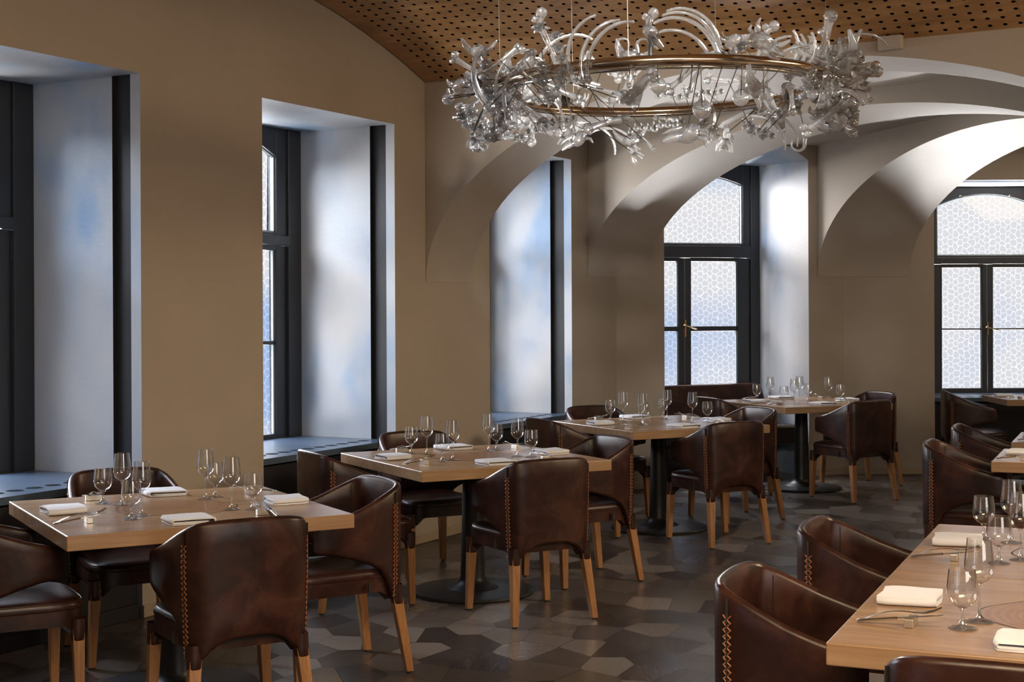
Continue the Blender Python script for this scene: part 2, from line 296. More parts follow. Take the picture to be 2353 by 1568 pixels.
# ------------------------------------------------------------------ mesh helpers
class MB:
    def __init__(s): s.v = []; s.f = []; s.mi = []; s.uv = {}
    def add(s, vs, fs, mi=0):
        b = len(s.v); s.v += [tuple(v) for v in vs]
        for f in fs: s.f.append(tuple(b + i for i in f)); s.mi.append(mi)
        return s
    def box(s, x0, x1, y0, y1, z0, z1, mi=0, xf=None):
        vs = [Vector((x, y, z)) for z in (z0, z1) for y in (y0, y1) for x in (x0, x1)]
        if xf: vs = [xf @ v for v in vs]
        return s.add(vs, [(0, 2, 3, 1), (4, 5, 7, 6), (0, 1, 5, 4), (2, 6, 7, 3), (0, 4, 6, 2), (1, 3, 7, 5)], mi)
    def prism(s, pts, z0, z1, mi=0, edge_mi=None):
        n = len(pts); vs = [(p[0], p[1], z0) for p in pts] + [(p[0], p[1], z1) for p in pts]
        s.add(vs, [tuple(reversed(range(n))), tuple(range(n, 2 * n))], mi)
        for i in range(n):
            j = (i + 1) % n
            s.add([vs[i], vs[j], vs[n + j], vs[n + i]], [(0, 1, 2, 3)], edge_mi[i] if edge_mi else mi)
        return s
    def grid(s, rows, closed_u=False, closed_v=False, mi=0, flip=False):
        nr, nc = len(rows), len(rows[0]); vs = [v for r_ in rows for v in r_]; fs = []
        for i in range(nr if closed_v else nr - 1):
            for j in range(nc if closed_u else nc - 1):
                a, b = i * nc + j, i * nc + (j + 1) % nc
                c_, d = ((i + 1) % nr) * nc + (j + 1) % nc, ((i + 1) % nr) * nc + j
                fs.append((a, d, c_, b) if flip else (a, b, c_, d))
        return s.add(vs, fs, mi)
    def lathe(s, prof, seg=24, mi=0, c=(0, 0, 0), cap=False):
        rows = []
        for r_, z in prof:
            rows.append([(c[0] + r_ * math.cos(2 * math.pi * k / seg), c[1] + r_ * math.sin(2 * math.pi * k / seg), c[2] + z) for k in range(seg)])
        s.grid(rows, closed_u=True, mi=mi)
        if cap:
            b = len(s.v); s.f.append(tuple(b - 1 - k for k in range(seg))); s.mi.append(mi) if False else s.mi.append(mi)
        return s
    def tube(s, pts, rad, seg=6, mi=0, caps=True):
        pts = [Vector(p) for p in pts]; n = len(pts)
        rr = rad if isinstance(rad, (list, tuple)) else [rad] * n
        rows = []; up = Vector((0, 0, 1)); prev = None
        for i, p in enumerate(pts):
            t = (pts[min(i + 1, n - 1)] - pts[max(i - 1, 0)]).normalized()
            if prev is None:
                a = t.cross(up if abs(t.z) < 0.9 else Vector((1, 0, 0))).normalized()
            else:
                a = (prev - t * prev.dot(t)).normalized()
            prev = a; b = t.cross(a)
            rows.append([p + (a * math.cos(2 * math.pi * k / seg) + b * math.sin(2 * math.pi * k / seg)) * rr[i] for k in range(seg)])
        base = len(s.v); s.grid(rows, closed_u=True, mi=mi)
        if caps:
            s.f.append(tuple(base + k for k in range(seg))); s.mi.append(mi)
            s.f.append(tuple(base + (n - 1) * seg + seg - 1 - k for k in range(seg))); s.mi.append(mi)
        return s
    def ball(s, c, r_, seg=12, rings=8, sc_=(1, 1, 1), mi=0, lump=0.0):
        rows = []
        for i in range(rings + 1):
            th = math.pi * i / rings; row = []
            for k in range(seg):
                ph = 2 * math.pi * k / seg
                q = r_ * (1 + lump * math.sin(3 * ph + 2.1 * th) * math.sin(2 * th + 1))
                row.append((c[0] + q * sc_[0] * math.sin(th) * math.cos(ph), c[1] + q * sc_[1] * math.sin(th) * math.sin(ph), c[2] + q * sc_[2] * math.cos(th)))
            rows.append(row)
        return s.grid(rows, closed_u=True, mi=mi, flip=True)
    def mesh(s, name, mats, smooth=None):
        me = bpy.data.meshes.new(name); me.from_pydata(s.v, [], s.f)
        for m_ in (mats if isinstance(mats, (list, tuple)) else [mats]): me.materials.append(m_)
        me.polygons.foreach_set('material_index', s.mi)
        bm = bmesh.new(); bm.from_mesh(me); bmesh.ops.remove_doubles(bm, verts=bm.verts, dist=1e-6)
        bmesh.ops.recalc_face_normals(bm, faces=bm.faces)
        if smooth is not None:
            for f in bm.faces: f.smooth = True
            for ed in bm.edges:
                if len(ed.link_faces) == 2 and ed.calc_face_angle(0) > R(smooth): ed.smooth = False
        bm.to_mesh(me); bm.free(); return me
    def build(s, name, mats, parent=None, smooth=None, loc=None, rotz=None, bevel=None, subsurf=0):
        o = bpy.data.objects.new(name, s.mesh(name, mats, smooth)); col.objects.link(o)
        if parent is not None: o.parent = parent
        if loc is not None: o.location = loc
        if rotz is not None: o.rotation_euler = (0, 0, rotz)
        if bevel:
            md = o.modifiers.new('bevel', 'BEVEL'); md.width = bevel; md.segments = 2; md.limit_method = 'ANGLE'; md.angle_limit = R(40)
        if subsurf:
            md = o.modifiers.new('sub', 'SUBSURF'); md.levels = subsurf; md.render_levels = subsurf
        return o
def tag(o, label=None, cat=None, group=None, kind=None):
    if label: o['label'] = label
    if cat: o['category'] = cat
    if group: o['group'] = group
    if kind: o['kind'] = kind
    return o
def empty(name, loc=(0, 0, 0), rz=0.0):
    o = bpy.data.objects.new(name, None); o.empty_display_size = 0.1; col.objects.link(o); o.location = loc; o.rotation_euler = (0, 0, rz); return o
def kids(o): return [c_ for c_ in KIDS.get(o.name, [])]
KIDS = {}
def reg(o):                                                       # remember the children of a prototype
    KIDS[o.name] = [c_ for c_ in bpy.data.objects if c_.parent == o]
    for c_ in KIDS[o.name]: reg(c_)
def copy_tree(o, parent=None):
    c_ = o.copy(); col.objects.link(c_)
    if parent is not None: c_.parent = parent
    for ch in kids(o): copy_tree(ch, c_)
    return c_
USED = set()
def place(proto, loc, rz, label, group=None, scale=None):
    o = proto if proto.name not in USED else copy_tree(proto)
    USED.add(proto.name)
    o.location = loc; o.rotation_euler = (0, 0, rz)
    if scale: o.scale = (scale,) * 3
    o['label'] = label
    if group: o['group'] = group
    return o

# ------------------------------------------------------------------ room shell
ZC = 2.958
MB().add([(-9, -4, 0), (11, -4, 0), (11, 16.5, 0), (-9, 16.5, 0), (-9, -4, -.1), (11, -4, -.1), (11, 16.5, -.1), (-9, 16.5, -.1)],
         [(0, 1, 2, 3), (7, 6, 5, 4), (0, 4, 5, 1), (1, 5, 6, 2), (2, 6, 7, 3), (3, 7, 4, 0)]).build('floor', M['floor'])
tag(bpy.data.objects['floor'], kind='structure')

# left wall with three deep window niches; the reveals have a black curtain groove close to the room
HEAD = 2.67; TH = 0.86; ZT = 3.7
def W2(t, w): p = P1 + D1 * t + NO * w; return (p.x, p.y)
mb = MB()
edges = [(-11.0, WIN_T[0][0])] + [(WIN_T[i][1], WIN_T[i + 1][0]) for i in range(2)] + [(WIN_T[2][1], 3.32)]
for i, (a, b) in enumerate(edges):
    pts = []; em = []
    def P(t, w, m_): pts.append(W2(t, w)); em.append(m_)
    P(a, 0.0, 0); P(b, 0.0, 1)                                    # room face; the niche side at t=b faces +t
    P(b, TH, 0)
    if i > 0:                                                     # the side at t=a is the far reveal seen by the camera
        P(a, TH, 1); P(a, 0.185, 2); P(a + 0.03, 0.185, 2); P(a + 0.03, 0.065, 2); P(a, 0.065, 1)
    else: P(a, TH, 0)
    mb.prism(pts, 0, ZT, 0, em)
for a, b in WIN_T:
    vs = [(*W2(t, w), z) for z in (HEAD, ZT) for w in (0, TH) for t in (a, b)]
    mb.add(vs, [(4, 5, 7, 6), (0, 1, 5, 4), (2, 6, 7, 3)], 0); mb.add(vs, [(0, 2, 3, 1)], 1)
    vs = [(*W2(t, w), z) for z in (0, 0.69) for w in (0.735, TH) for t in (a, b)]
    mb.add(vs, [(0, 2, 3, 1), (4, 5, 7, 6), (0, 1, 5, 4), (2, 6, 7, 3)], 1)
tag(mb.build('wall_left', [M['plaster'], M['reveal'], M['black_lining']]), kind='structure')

# pier between the left wall and the corner window, then the corner pier and the end wall
K2 = Vector(W2(3.32, 0)); Q4a = Vector((1.28, 12.20)); Q4b = Vector((2.65, 12.97))
FW = Vector((math.cos(R(16)), math.sin(R(16)))); FN = Vector((-FW.y, FW.x))
F4 = Vector((2.342, 13.707))                                      # right inner corner of the corner window's frame
F4a = F4 - FW * 1.47
mb = MB(); mb.prism([K2, Q4a, F4a + FN * 0.02, F4a + FN * 0.15, Vector(W2(3.4, 1.6)), Vector(W2(3.32, TH))], 0, ZT, 0, [0, 1, 1, 0, 0, 0])
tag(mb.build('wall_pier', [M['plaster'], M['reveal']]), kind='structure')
C3 = Vector((2.78, 13.03)); K3 = Vector((3.0, 13.13)); L5 = 3.82; R5 = 5.24; Y5 = 13.13; YF5 = 13.85
mb = MB(); mb.prism([Q4b, C3, K3, (L5, Y5), (L5, YF5 + .15), (2.9, 14.2), F4 + FN * 0.15, F4], 0, ZT, 0, [0, 0, 0, 1, 0, 0, 0, 1])
mb.prism([(R5, Y5), (9.0, Y5), (9.0, YF5 + .15), (R5, YF5 + .15)], 0, ZT, 0, [0, 0, 0, 1])
vs = [(x_, y_, z) for z in (2.66, ZT) for y_ in (Y5, YF5 + .15) for x_ in (L5, R5)]
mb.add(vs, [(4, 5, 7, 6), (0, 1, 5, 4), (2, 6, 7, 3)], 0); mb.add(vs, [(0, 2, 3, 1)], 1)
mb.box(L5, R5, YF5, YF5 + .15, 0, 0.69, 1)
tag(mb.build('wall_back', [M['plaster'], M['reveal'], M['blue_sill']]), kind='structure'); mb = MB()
# lintel of the corner niche: its front edge climbs away from the right jamb
dq = (Q4a - Q4b); ql = dq.length; dq = dq / ql
def Q(s_): return Q4b + dq * s_
front = [(0, 2.83), (0.22, 2.945), (ql - .22, 2.945), (ql, 2.83)]
frame = [(F4, 2.85), (F4 - FW * 0.25, 2.86), (F4 - FW * 1.2, 2.86), (F4a, 2.85)]
vs = [(*Q(s_), z) for s_, z in front] + [(*p_, z) for p_, z in frame]
mb.add(vs, [(0, 1, 5, 4), (1, 2, 6, 5), (2, 3, 7, 6)], 1)
mb.add([(*Q(s_), z) for s_, z in front] + [(*Q(s_), ZT) for s_, z in front], [(0, 4, 5, 1), (1, 5, 6, 2), (2, 6, 7, 3)], 0)
vs2 = [(*(p_ + FN * q_), z) for q_ in (0, .15) for p_, z in ((F4, 2.86), (F4a, 2.86), (F4a, ZT), (F4, ZT))]
mb.add(vs2, [(0, 1, 2, 3), (4, 7, 6, 5)], 0)
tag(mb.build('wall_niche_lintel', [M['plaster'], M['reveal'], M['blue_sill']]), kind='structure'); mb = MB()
vs2 = [(*(p_ + FN * q_), z) for q_ in (0, .15) for p_, z in ((F4, 0), (F4a, 0), (F4a, .72), (F4, .72))]
mb.add(vs2, [(0, 1, 2, 3), (4, 7, 6, 5), (2, 3, 7, 6)], 2)  # sill blue reused here: bluish light on the apron put into its colour
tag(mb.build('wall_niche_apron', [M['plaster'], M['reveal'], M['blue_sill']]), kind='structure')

# remaining enclosure, outside the frame
mb = MB(); mb.box(9.0, 9.15, -4, 16.5, 0, ZT); tag(mb.build('wall_right', M['plaster']), kind='structure')
mb = MB(); mb.box(-9, 9, -4.15, -4, 0, ZT); tag(mb.build('wall_front', M['plaster']), kind='structure')

# three diaphragm arches radiating from a central pillar
def isect(p, d, a, b):                                            # p + t d meets segment line a-b
    e_ = b - a; den = d.x * e_.y - d.y * e_.x
    q = a - p; return (q.x * e_.y - q.y * e_.x) / den
def arch(name, C, ang, w, a_, b_, hs, walls, top=ZT - .05, seg=56):
    d = Vector((math.cos(ang), math.sin(ang))); n = Vector((-d.y, d.x)); mb_ = MB(); S = 10; Lh = 2 * a_
    rings = []
    for i in range(S + 1):
        ww = w * i / S; p = C + n * ww
        t0 = max(isect(p, d, A, B) for A, B in walls) if len(walls) > 1 else isect(p, d, *walls[0])
        t0 = max(min(t0, 0.35), -0.35) + .002; aa = (Lh - t0) / 2; row = [(t0 - .25, hs - 0.002), (t0 + .002, hs - 0.002)]
        for k in range(seg + 1):
            th = math.pi * (1 - k / seg); row.append((t0 + aa + aa * math.cos(th), hs + b_ * math.sin(th)))
        row += [(Lh + .15, hs)]
        rings.append([(p.x + d.x * t, p.y + d.y * t, z) for t, z in row])
    mb_.grid(rings, mi=1)
    for r_, fl in ((rings[0], 0), (rings[-1], 1)):                # the two upright faces
        mb_.grid([r_, [(v_[0], v_[1], top) for v_ in r_]], mi=0)
    o = mb_.build(name, [M['plaster'], M['soffit']], smooth=30); tag(o, kind='structure'); return o
C1 = Vector((-0.5596, 9.4203))
wl = (Vector(W2(-2, 0)), Vector(W2(3.32, 0)))
arch('arch_1', C1, math.atan2(DN.y, DN.x), 0.60, 2.38, 1.24, 1.69, [wl])
arch('arch_2', Vector((0.602, 11.551)), R(-47), 0.80, 2.42, 1.09, 1.77, [wl, (K2, Q4a)][0:1] if False else [wl, (K2, Q4a)])
C3a = Vector((2.74, 13.0))
arch('arch_3', C3a, R(-75), 0.86, 2.60, 1.04, 1.79, [(Q4b, K3)][0:1] if False else [(Q4b, K3), (K3, Vector((L5, Y5)))])
mb = MB(); mb.prism([(3.62, 7.14), (4.7, 6.9), (5.1, 8.0), (4.95, 8.25), (4.49, 8.62), (3.92, 7.98)], 0, ZT); tag(mb.build('wall_pillar', M['plaster']), kind='structure')

# flat bay ceilings behind the first arch
def L2(s_, r_): p = P1 + D1 * s_ + DN * r_; return (p.x, p.y)
mb = MB(); mb.prism([L2(0.75, -.5), L2(0.75, 12), L2(9, 12), L2(9, -.5)], ZC, ZC + 0.1, 0)
tag(mb.build('ceiling', M['soffit']), kind='structure')
mb = MB(); mb.prism([L2(-4.2, -.5), L2(-16, -.5), L2(-16, 14), L2(-4.2, 14)], ZC, ZC + 0.1, 0)
tag(mb.build('ceiling_near', M['soffit']), kind='structure')
# timber vault: arc along the wall, perforated
Cv = P1 + D1 * 0.389
mb = MB(); rows = []; uvs = []; NS = 60
def zv(s_): return 2.960 + 0.369 * s_ - 0.0824 * s_ * s_
for thick in (0, 1):
    for i in range(NS + 1):
        s_ = 4.48 * i / NS; row = []
        for r_ in (0.012, 3.5, 7.0, 11.0):
            p = Cv - D1 * s_ + DN * r_; row.append((p.x, p.y, zv(s_) + 0.028 * thick))
        rows.append(row)
mb.grid(rows[:NS + 1]); mb.grid(rows[NS + 1:]); k_ = NS + 1
mb.grid([rows[0], rows[k_]]); mb.grid([[r_[0] for r_ in rows[:k_]], [r_[0] for r_ in rows[k_:]]])
me = bpy.data.meshes.new('ceiling_vault'); me.from_pydata(mb.v, [], mb.f); me.materials.append(M['veneer'])
ul = me.uv_layers.new(name='UVMap')
for lp in me.loops:
    v_ = me.vertices[lp.vertex_index].co; q = Vector((v_.x, v_.y)) - Cv
    ul.data[lp.index].uv = (q.dot(DN), -q.dot(D1))
for pl in me.polygons: pl.use_smooth = False
vo = bpy.data.objects.new('ceiling_vault', me); col.objects.link(vo); tag(vo, kind='structure')
# black void above the vault so the wall's lunette stays closed
mb = MB(); mb.prism([L2(0.5, -.5), L2(0.5, 12), L2(-4.3, 12), L2(-4.3, -.5)], 3.56, 3.66, 0); tag(mb.build('ceiling_void', M['black_lining']), kind='structure')

# skirting
def skirt(name, pts, h=0.062, th_=0.014, side=1):
    mb_ = MB()
    for a, b in zip(pts[:-1], pts[1:]):
        a = Vector(a); b = Vector(b); d = (b - a).normalized(); n = Vector((d.y, -d.x)) * side
        a2 = a - d * 0.004; b2 = b + d * 0.004
        mb_.prism([a2, b2, b2 + n * th_, a2 + n * th_], 0.001, h)
    tag(mb_.build(name, M['skirting'], bevel=0.003), kind='structure')
skirt('baseboard_left', [W2(-11, 0), W2(WIN_T[0][0], 0)])
skirt('baseboard_left_pier', [W2(WIN_T[0][1], 0), W2(WIN_T[1][0], 0)])
skirt('baseboard_left_middle', [W2(WIN_T[1][1], 0), W2(WIN_T[2][0], 0)])
skirt('baseboard_corner', [W2(WIN_T[2][1], 0), K2, Q4a])
skirt('baseboard_back', [Q4b, C3, K3, (L5, Y5)])
skirt('baseboard_back_right', [(R5, Y5), (9, Y5)])
mb = MB(); p0 = C1 + DN * 2.96 - D1 * 0.02; mb.prism([p0, p0 + DN * .13, p0 + DN * .13 - D1 * .05, p0 - D1 * .05], 2.915, 2.99)
tag(mb.build('trim_bracket', M['soffit'], bevel=0.004), kind='structure')

# ------------------------------------------------------------------ windows
def window(name, loc, ang, W_, z0, z1, g0, ls, rs, tr, mun, side_top, apex, bot, has_handle=True):
    """local x along the window, y outward. ls, rs: glass spans of the two sashes; tr: transom; mun: glazing bar"""
    root = empty(name, loc, ang); root['kind'] = 'structure'
    xm0, xm1 = ls[1], rs[0]; fd = 0.09
    def az(x_): u = (x_ - W_ / 2) / (W_ / 2 - g0); return side_top + (apex - side_top) * (1 - u * u)
    mb_ = MB()
    mb_.box(0, g0 * .55, 0, fd, z0, z1); mb_.box(W_ - g0 * .55, W_, 0, fd, z0, z1)
    mb_.box(g0 * .55, W_ - g0 * .55, 0, fd, z0, bot - .06)
    mb_.box(g0 * .55, W_ - g0 * .55, -.012, fd, tr[0] + .035, tr[1] - .02)
    mb_.box(g0 * .55, g0, .015, fd, tr[1] - .02, z1); mb_.box(W_ - g0, W_ - g0 * .55, .015, fd, tr[1] - .02, z1)
    n_ = 18
    for k in range(n_):
        x0 = g0 + (W_ - 2 * g0) * k / n_; x1 = g0 + (W_ - 2 * g0) * (k + 1) / n_
        for y_, zt in ((0.015, 0), ):
            vs_ = [(x0, y_, az(x0)), (x1, y_, az(x1)), (x1, y_, z1), (x0, y_, z1), (x0, fd, az(x0)), (x1, fd, az(x1)), (x1, fd, z1), (x0, fd, z1)]
            mb_.add(vs_, [(0, 1, 2, 3), (4, 7, 6, 5), (0, 4, 5, 1)])
    mb_.box(g0, W_ - g0, .015, fd, tr[1] - .02, tr[1])
    mb_.build('window_frame', M['window_frame'], root, bevel=0.004)
    # pale glazing bead following the fanlight
    mb_ = MB(); bd = 0.012
    mb_.box(g0, g0 + bd, .03, .055, tr[1], az(g0)); mb_.box(W_ - g0 - bd, W_ - g0, .03, .055, tr[1], az(g0)); mb_.box(g0, W_ - g0, .03, .055, tr[1], tr[1] + bd * .8)
    pts_ = [(g0 + (W_ - 2 * g0) * k / 24, .042, az(g0 + (W_ - 2 * g0) * k / 24) - .006) for k in range(25)]
    mb_.tube(pts_, .008, 4); mb_.build('glazing_bead', M['white_liner'], root)
    for nm, (a, b), o0, o1 in (('l', ls, g0 * .55, (xm0 + xm1) / 2), ('r', rs, (xm0 + xm1) / 2, W_ - g0 * .55)):
        s_ = MB(); sy0, sy1 = 0.022, 0.075
        s_.box(o0 + .003, a, sy0, sy1, bot - .055, tr[0] + .03); s_.box(b, o1 - .003, sy0, sy1, bot - .055, tr[0] + .03)
        s_.box(a, b, sy0, sy1, bot - .055, bot); s_.box(a, b, sy0, sy1, tr[0], tr[0] + .03); s_.box(a, b, sy0 + .008, sy1, mun[0], mun[1])
        so = s_.build('sash', M['window_frame'], root, bevel=0.004)
        for z_a, z_b in ((bot, mun[0]), (mun[1], tr[0])):
            MB().add([(a, .05, z_a), (b, .05, z_a), (b, .05, z_b), (a, .05, z_b)], [(0, 1, 2, 3)]).build('pane', M['film'], so)
        bdm = MB(); 
        if nm == 'l': bdm.box(b - .014, b, .036, .050, bot, tr[0]); 
        else: bdm.box(b - .014, b, .036, .050, bot, tr[0])
        bdm.build('glazing_bead', M['white_liner'], so)
    xs = [g0 + (W_ - 2 * g0) * k / 20 for k in range(21)]
    MB().add([(x_, .05, tr[1]) for x_ in xs] + [(x_, .05, az(x_)) for x_ in xs], [(k, k + 1, 22 + k, 21 + k) for k in range(20)]).build('fanlight_pane', M['film'], root)
    if has_handle:
        xc = (xm0 + xm1) / 2; h = MB(); h.box(xc - .008, xc + .008, .005, .022, mun[0] - .05, mun[1] + .06)
        h.tube([(xc, .0, mun[1] + .005), (xc, -.03, mun[1] + .005), (xc + .10, -.032, mun[1] - .025)], [.008, .008, .006], 6); h.ball((xc - .02, -.03, mun[1] + .012), .012, 8, 6)
        h.build('handle', M['brass'], root, smooth=40)
    for fx in (.25, .75):
        x_ = g0 + (W_ - 2 * g0) * fx; la = MB(); la.tube([(x_ - .02, .005, az(x_) + .015), (x_ + .03, -.008, az(x_) + .002)], .004, 5); la.ball((x_ - .015, 0, az(x_) + .012), .009, 6, 5)
        la.build('latch', M['steel'], root)
    return root
ang1 = math.atan2(D1.y, D1.x)
for i, (a, b) in enumerate(WIN_T):
    w_ = b - a; q = Wp(a, 0.725)
    window('window_%d' % (i + 1), (q.x, q.y, 0), ang1, w_, .69, HEAD, .24, (.24, w_ / 2 - .05), (w_ / 2 + .05, w_ - .24), (1.887, 2.003), (1.288, 1.312), 2.485, 2.589, .72)
window('window_4', (F4a.x, F4a.y, 0), R(16), 1.47, .72, 2.86, .165, (.20, .652), (.775, 1.252), (1.948, 2.113), (1.296, 1.341), 2.667, 2.775, .76)
window('window_5', (L5, YF5, 0), 0, R5 - L5, .69, 2.662, .24, (.286, .670), (.774, 1.16), (1.887, 2.003), (1.291, 1.307), 2.479, 2.589, .734)

# radiator covers with round vents fill the foot of the niches
def cover(loc, ang, w_, depth, label, zt=.69):
    root = empty('radiator_cover', loc, ang); tag(root, label, 'radiator cover', 'radiator covers in the window niches')
    pitch = .115; n_ = int((w_ - .06) / pitch); x0 = (w_ - n_ * pitch) / 2; yc = .13; rr = .041; seg = 16; mb_ = MB()
    ya, yb = yc - pitch / 2, yc + pitch / 2
    mb_.box(0, w_, -.012, ya, zt - .035, zt); mb_.box(0, w_, yb, depth, zt - .035, zt)
    mb_.box(0, x0, ya, yb, zt - .035, zt); mb_.box(x0 + n_ * pitch, w_, ya, yb, zt - .035, zt)
    for k in range(n_):
        cx = x0 + (k + .5) * pitch; inn = []; out = []
        for j in range(seg):
            t = 2 * math.pi * (j + .5) / seg; c_, s_ = math.cos(t), math.sin(t); q = 1 / max(abs(c_), abs(s_))
            inn.append((cx + rr * c_, yc + rr * s_)); out.append((cx + pitch / 2 * c_ * q, yc + pitch / 2 * s_ * q))
        rows_ = [[(x_, y_, zt) for x_, y_ in out], [(x_, y_, zt) for x_, y_ in inn], [(x_, y_, zt - .035) for x_, y_ in inn]]
        mb_.grid(rows_, closed_u=True)
        for j in range(4):                                        # corner fills of the square cell
            sx, sy = (1, 1, -1, -1)[j], (1, -1, 1, -1)[j]
            near = sorted(out, key=lambda q_: (q_[0] - (cx + sx * pitch / 2)) ** 2 + (q_[1] - (yc + sy * pitch / 2)) ** 2)[:2]
            mb_.add([(*near[0], zt), (*near[1], zt), (cx + sx * pitch / 2, yc + sy * pitch / 2, zt)], [(0, 1, 2)])
    mb_.build('sill_board', M['blue_sill'], root)
    f = MB(); f.box(.002, w_ - .002, .022, .05, .01, zt - .05); f.box(.002, .03, .03, depth - .02, .01, zt - .05); f.box(w_ - .03, w_ - .002, .03, depth - .02, .01, zt - .05)
    f.box(.002, w_ - .002, .0, .022, .0, .07)
    f.build('front_panel', M['black_cover'], root, bevel=.003)
    MB().box(.03, w_ - .03, .05, depth - .04, zt - .2, zt - .12).build('radiator', M['hole_dark'], root)
for (a, b), lb in zip(WIN_T, ('dark radiator cover under the leftmost window, blue sill behind the front left table', 'dark radiator cover with round vent holes under the second window from the left',
                              'dark radiator cover under the tall window half hidden by the first arch')):
    q = Wp(a + .002, .012); cover((q.x, q.y, 0), ang1, b - a - .004, .715, lb)
cover((L5 + .002, Y5 + .012, 0), 0, R5 - L5 - .004, .70, 'dark radiator cover under the rightmost honeycomb window')

# ------------------------------------------------------------------ chair prototype (front faces +y)
def interp(tab, x_):
    for (a, va), (b, vb) in zip(tab[:-1], tab[1:]):
        if x_ <= b:
            k = max(0.0, (x_ - a) / (b - a)); k = k * k * (3 - 2 * k)
            return va + (vb - va) * k
    return tab[-1][1]
def lin(tab, x_):
    for (a, va), (b, vb) in zip(tab[:-1], tab[1:]):
        if x_ <= b: return va + (vb - va) * max(0.0, (x_ - a) / (b - a))
    return tab[-1][1]
def catmull(pts, n_):
    out = []; P_ = [pts[0]] + list(pts) + [pts[-1]]
    for i in range(1, len(P_) - 2):
        for k in range(n_):
            t = k / n_; a, b, c_, d = (Vector(q) for q in P_[i - 1:i + 3])
            out.append(0.5 * ((2 * b) + (c_ - a) * t + (2 * a - 5 * b + 4 * c_ - d) * t * t + (3 * b - a - 3 * c_ + d) * t ** 3))
    out.append(Vector(P_[-2])); return out
def shell_geom():
    half = [(0, -.262), (.075, -.260), (.148, -.253), (.194, -.235), (.220, -.198), (.237, -.14), (.251, -.05), (.257, .05), (.250, .125), (.238, .165)]
    cv = catmull(half, 5)
    # cumulative length
    ln_ = [0.0]
    for a, b in zip(cv[:-1], cv[1:]): ln_.append(ln_[-1] + (b - a).length)
    T_ = ln_[-1]; return cv, ln_, T_
CV, LN, LT = shell_geom()
def top_z(s_):  return lin([(0, .792), (.08, .791), (.15, .788), (.20, .781), (.24, .768), (.28, .752), (.33, .730), (.40, .699), (.48, .672), (.55, .654), (.60, .644), (.62, .640)], s_)
def bot_z(s_):  return lin([(0, .384), (.07, .381), (.12, .366), (.15, .345), (.175, .322), (.20, .310), (.24, .310), (.258, .335), (.275, .375), (.295, .412), (.32, .440), (.37, .468), (.45, .496), (.53, .516), (.62, .524)], s_)
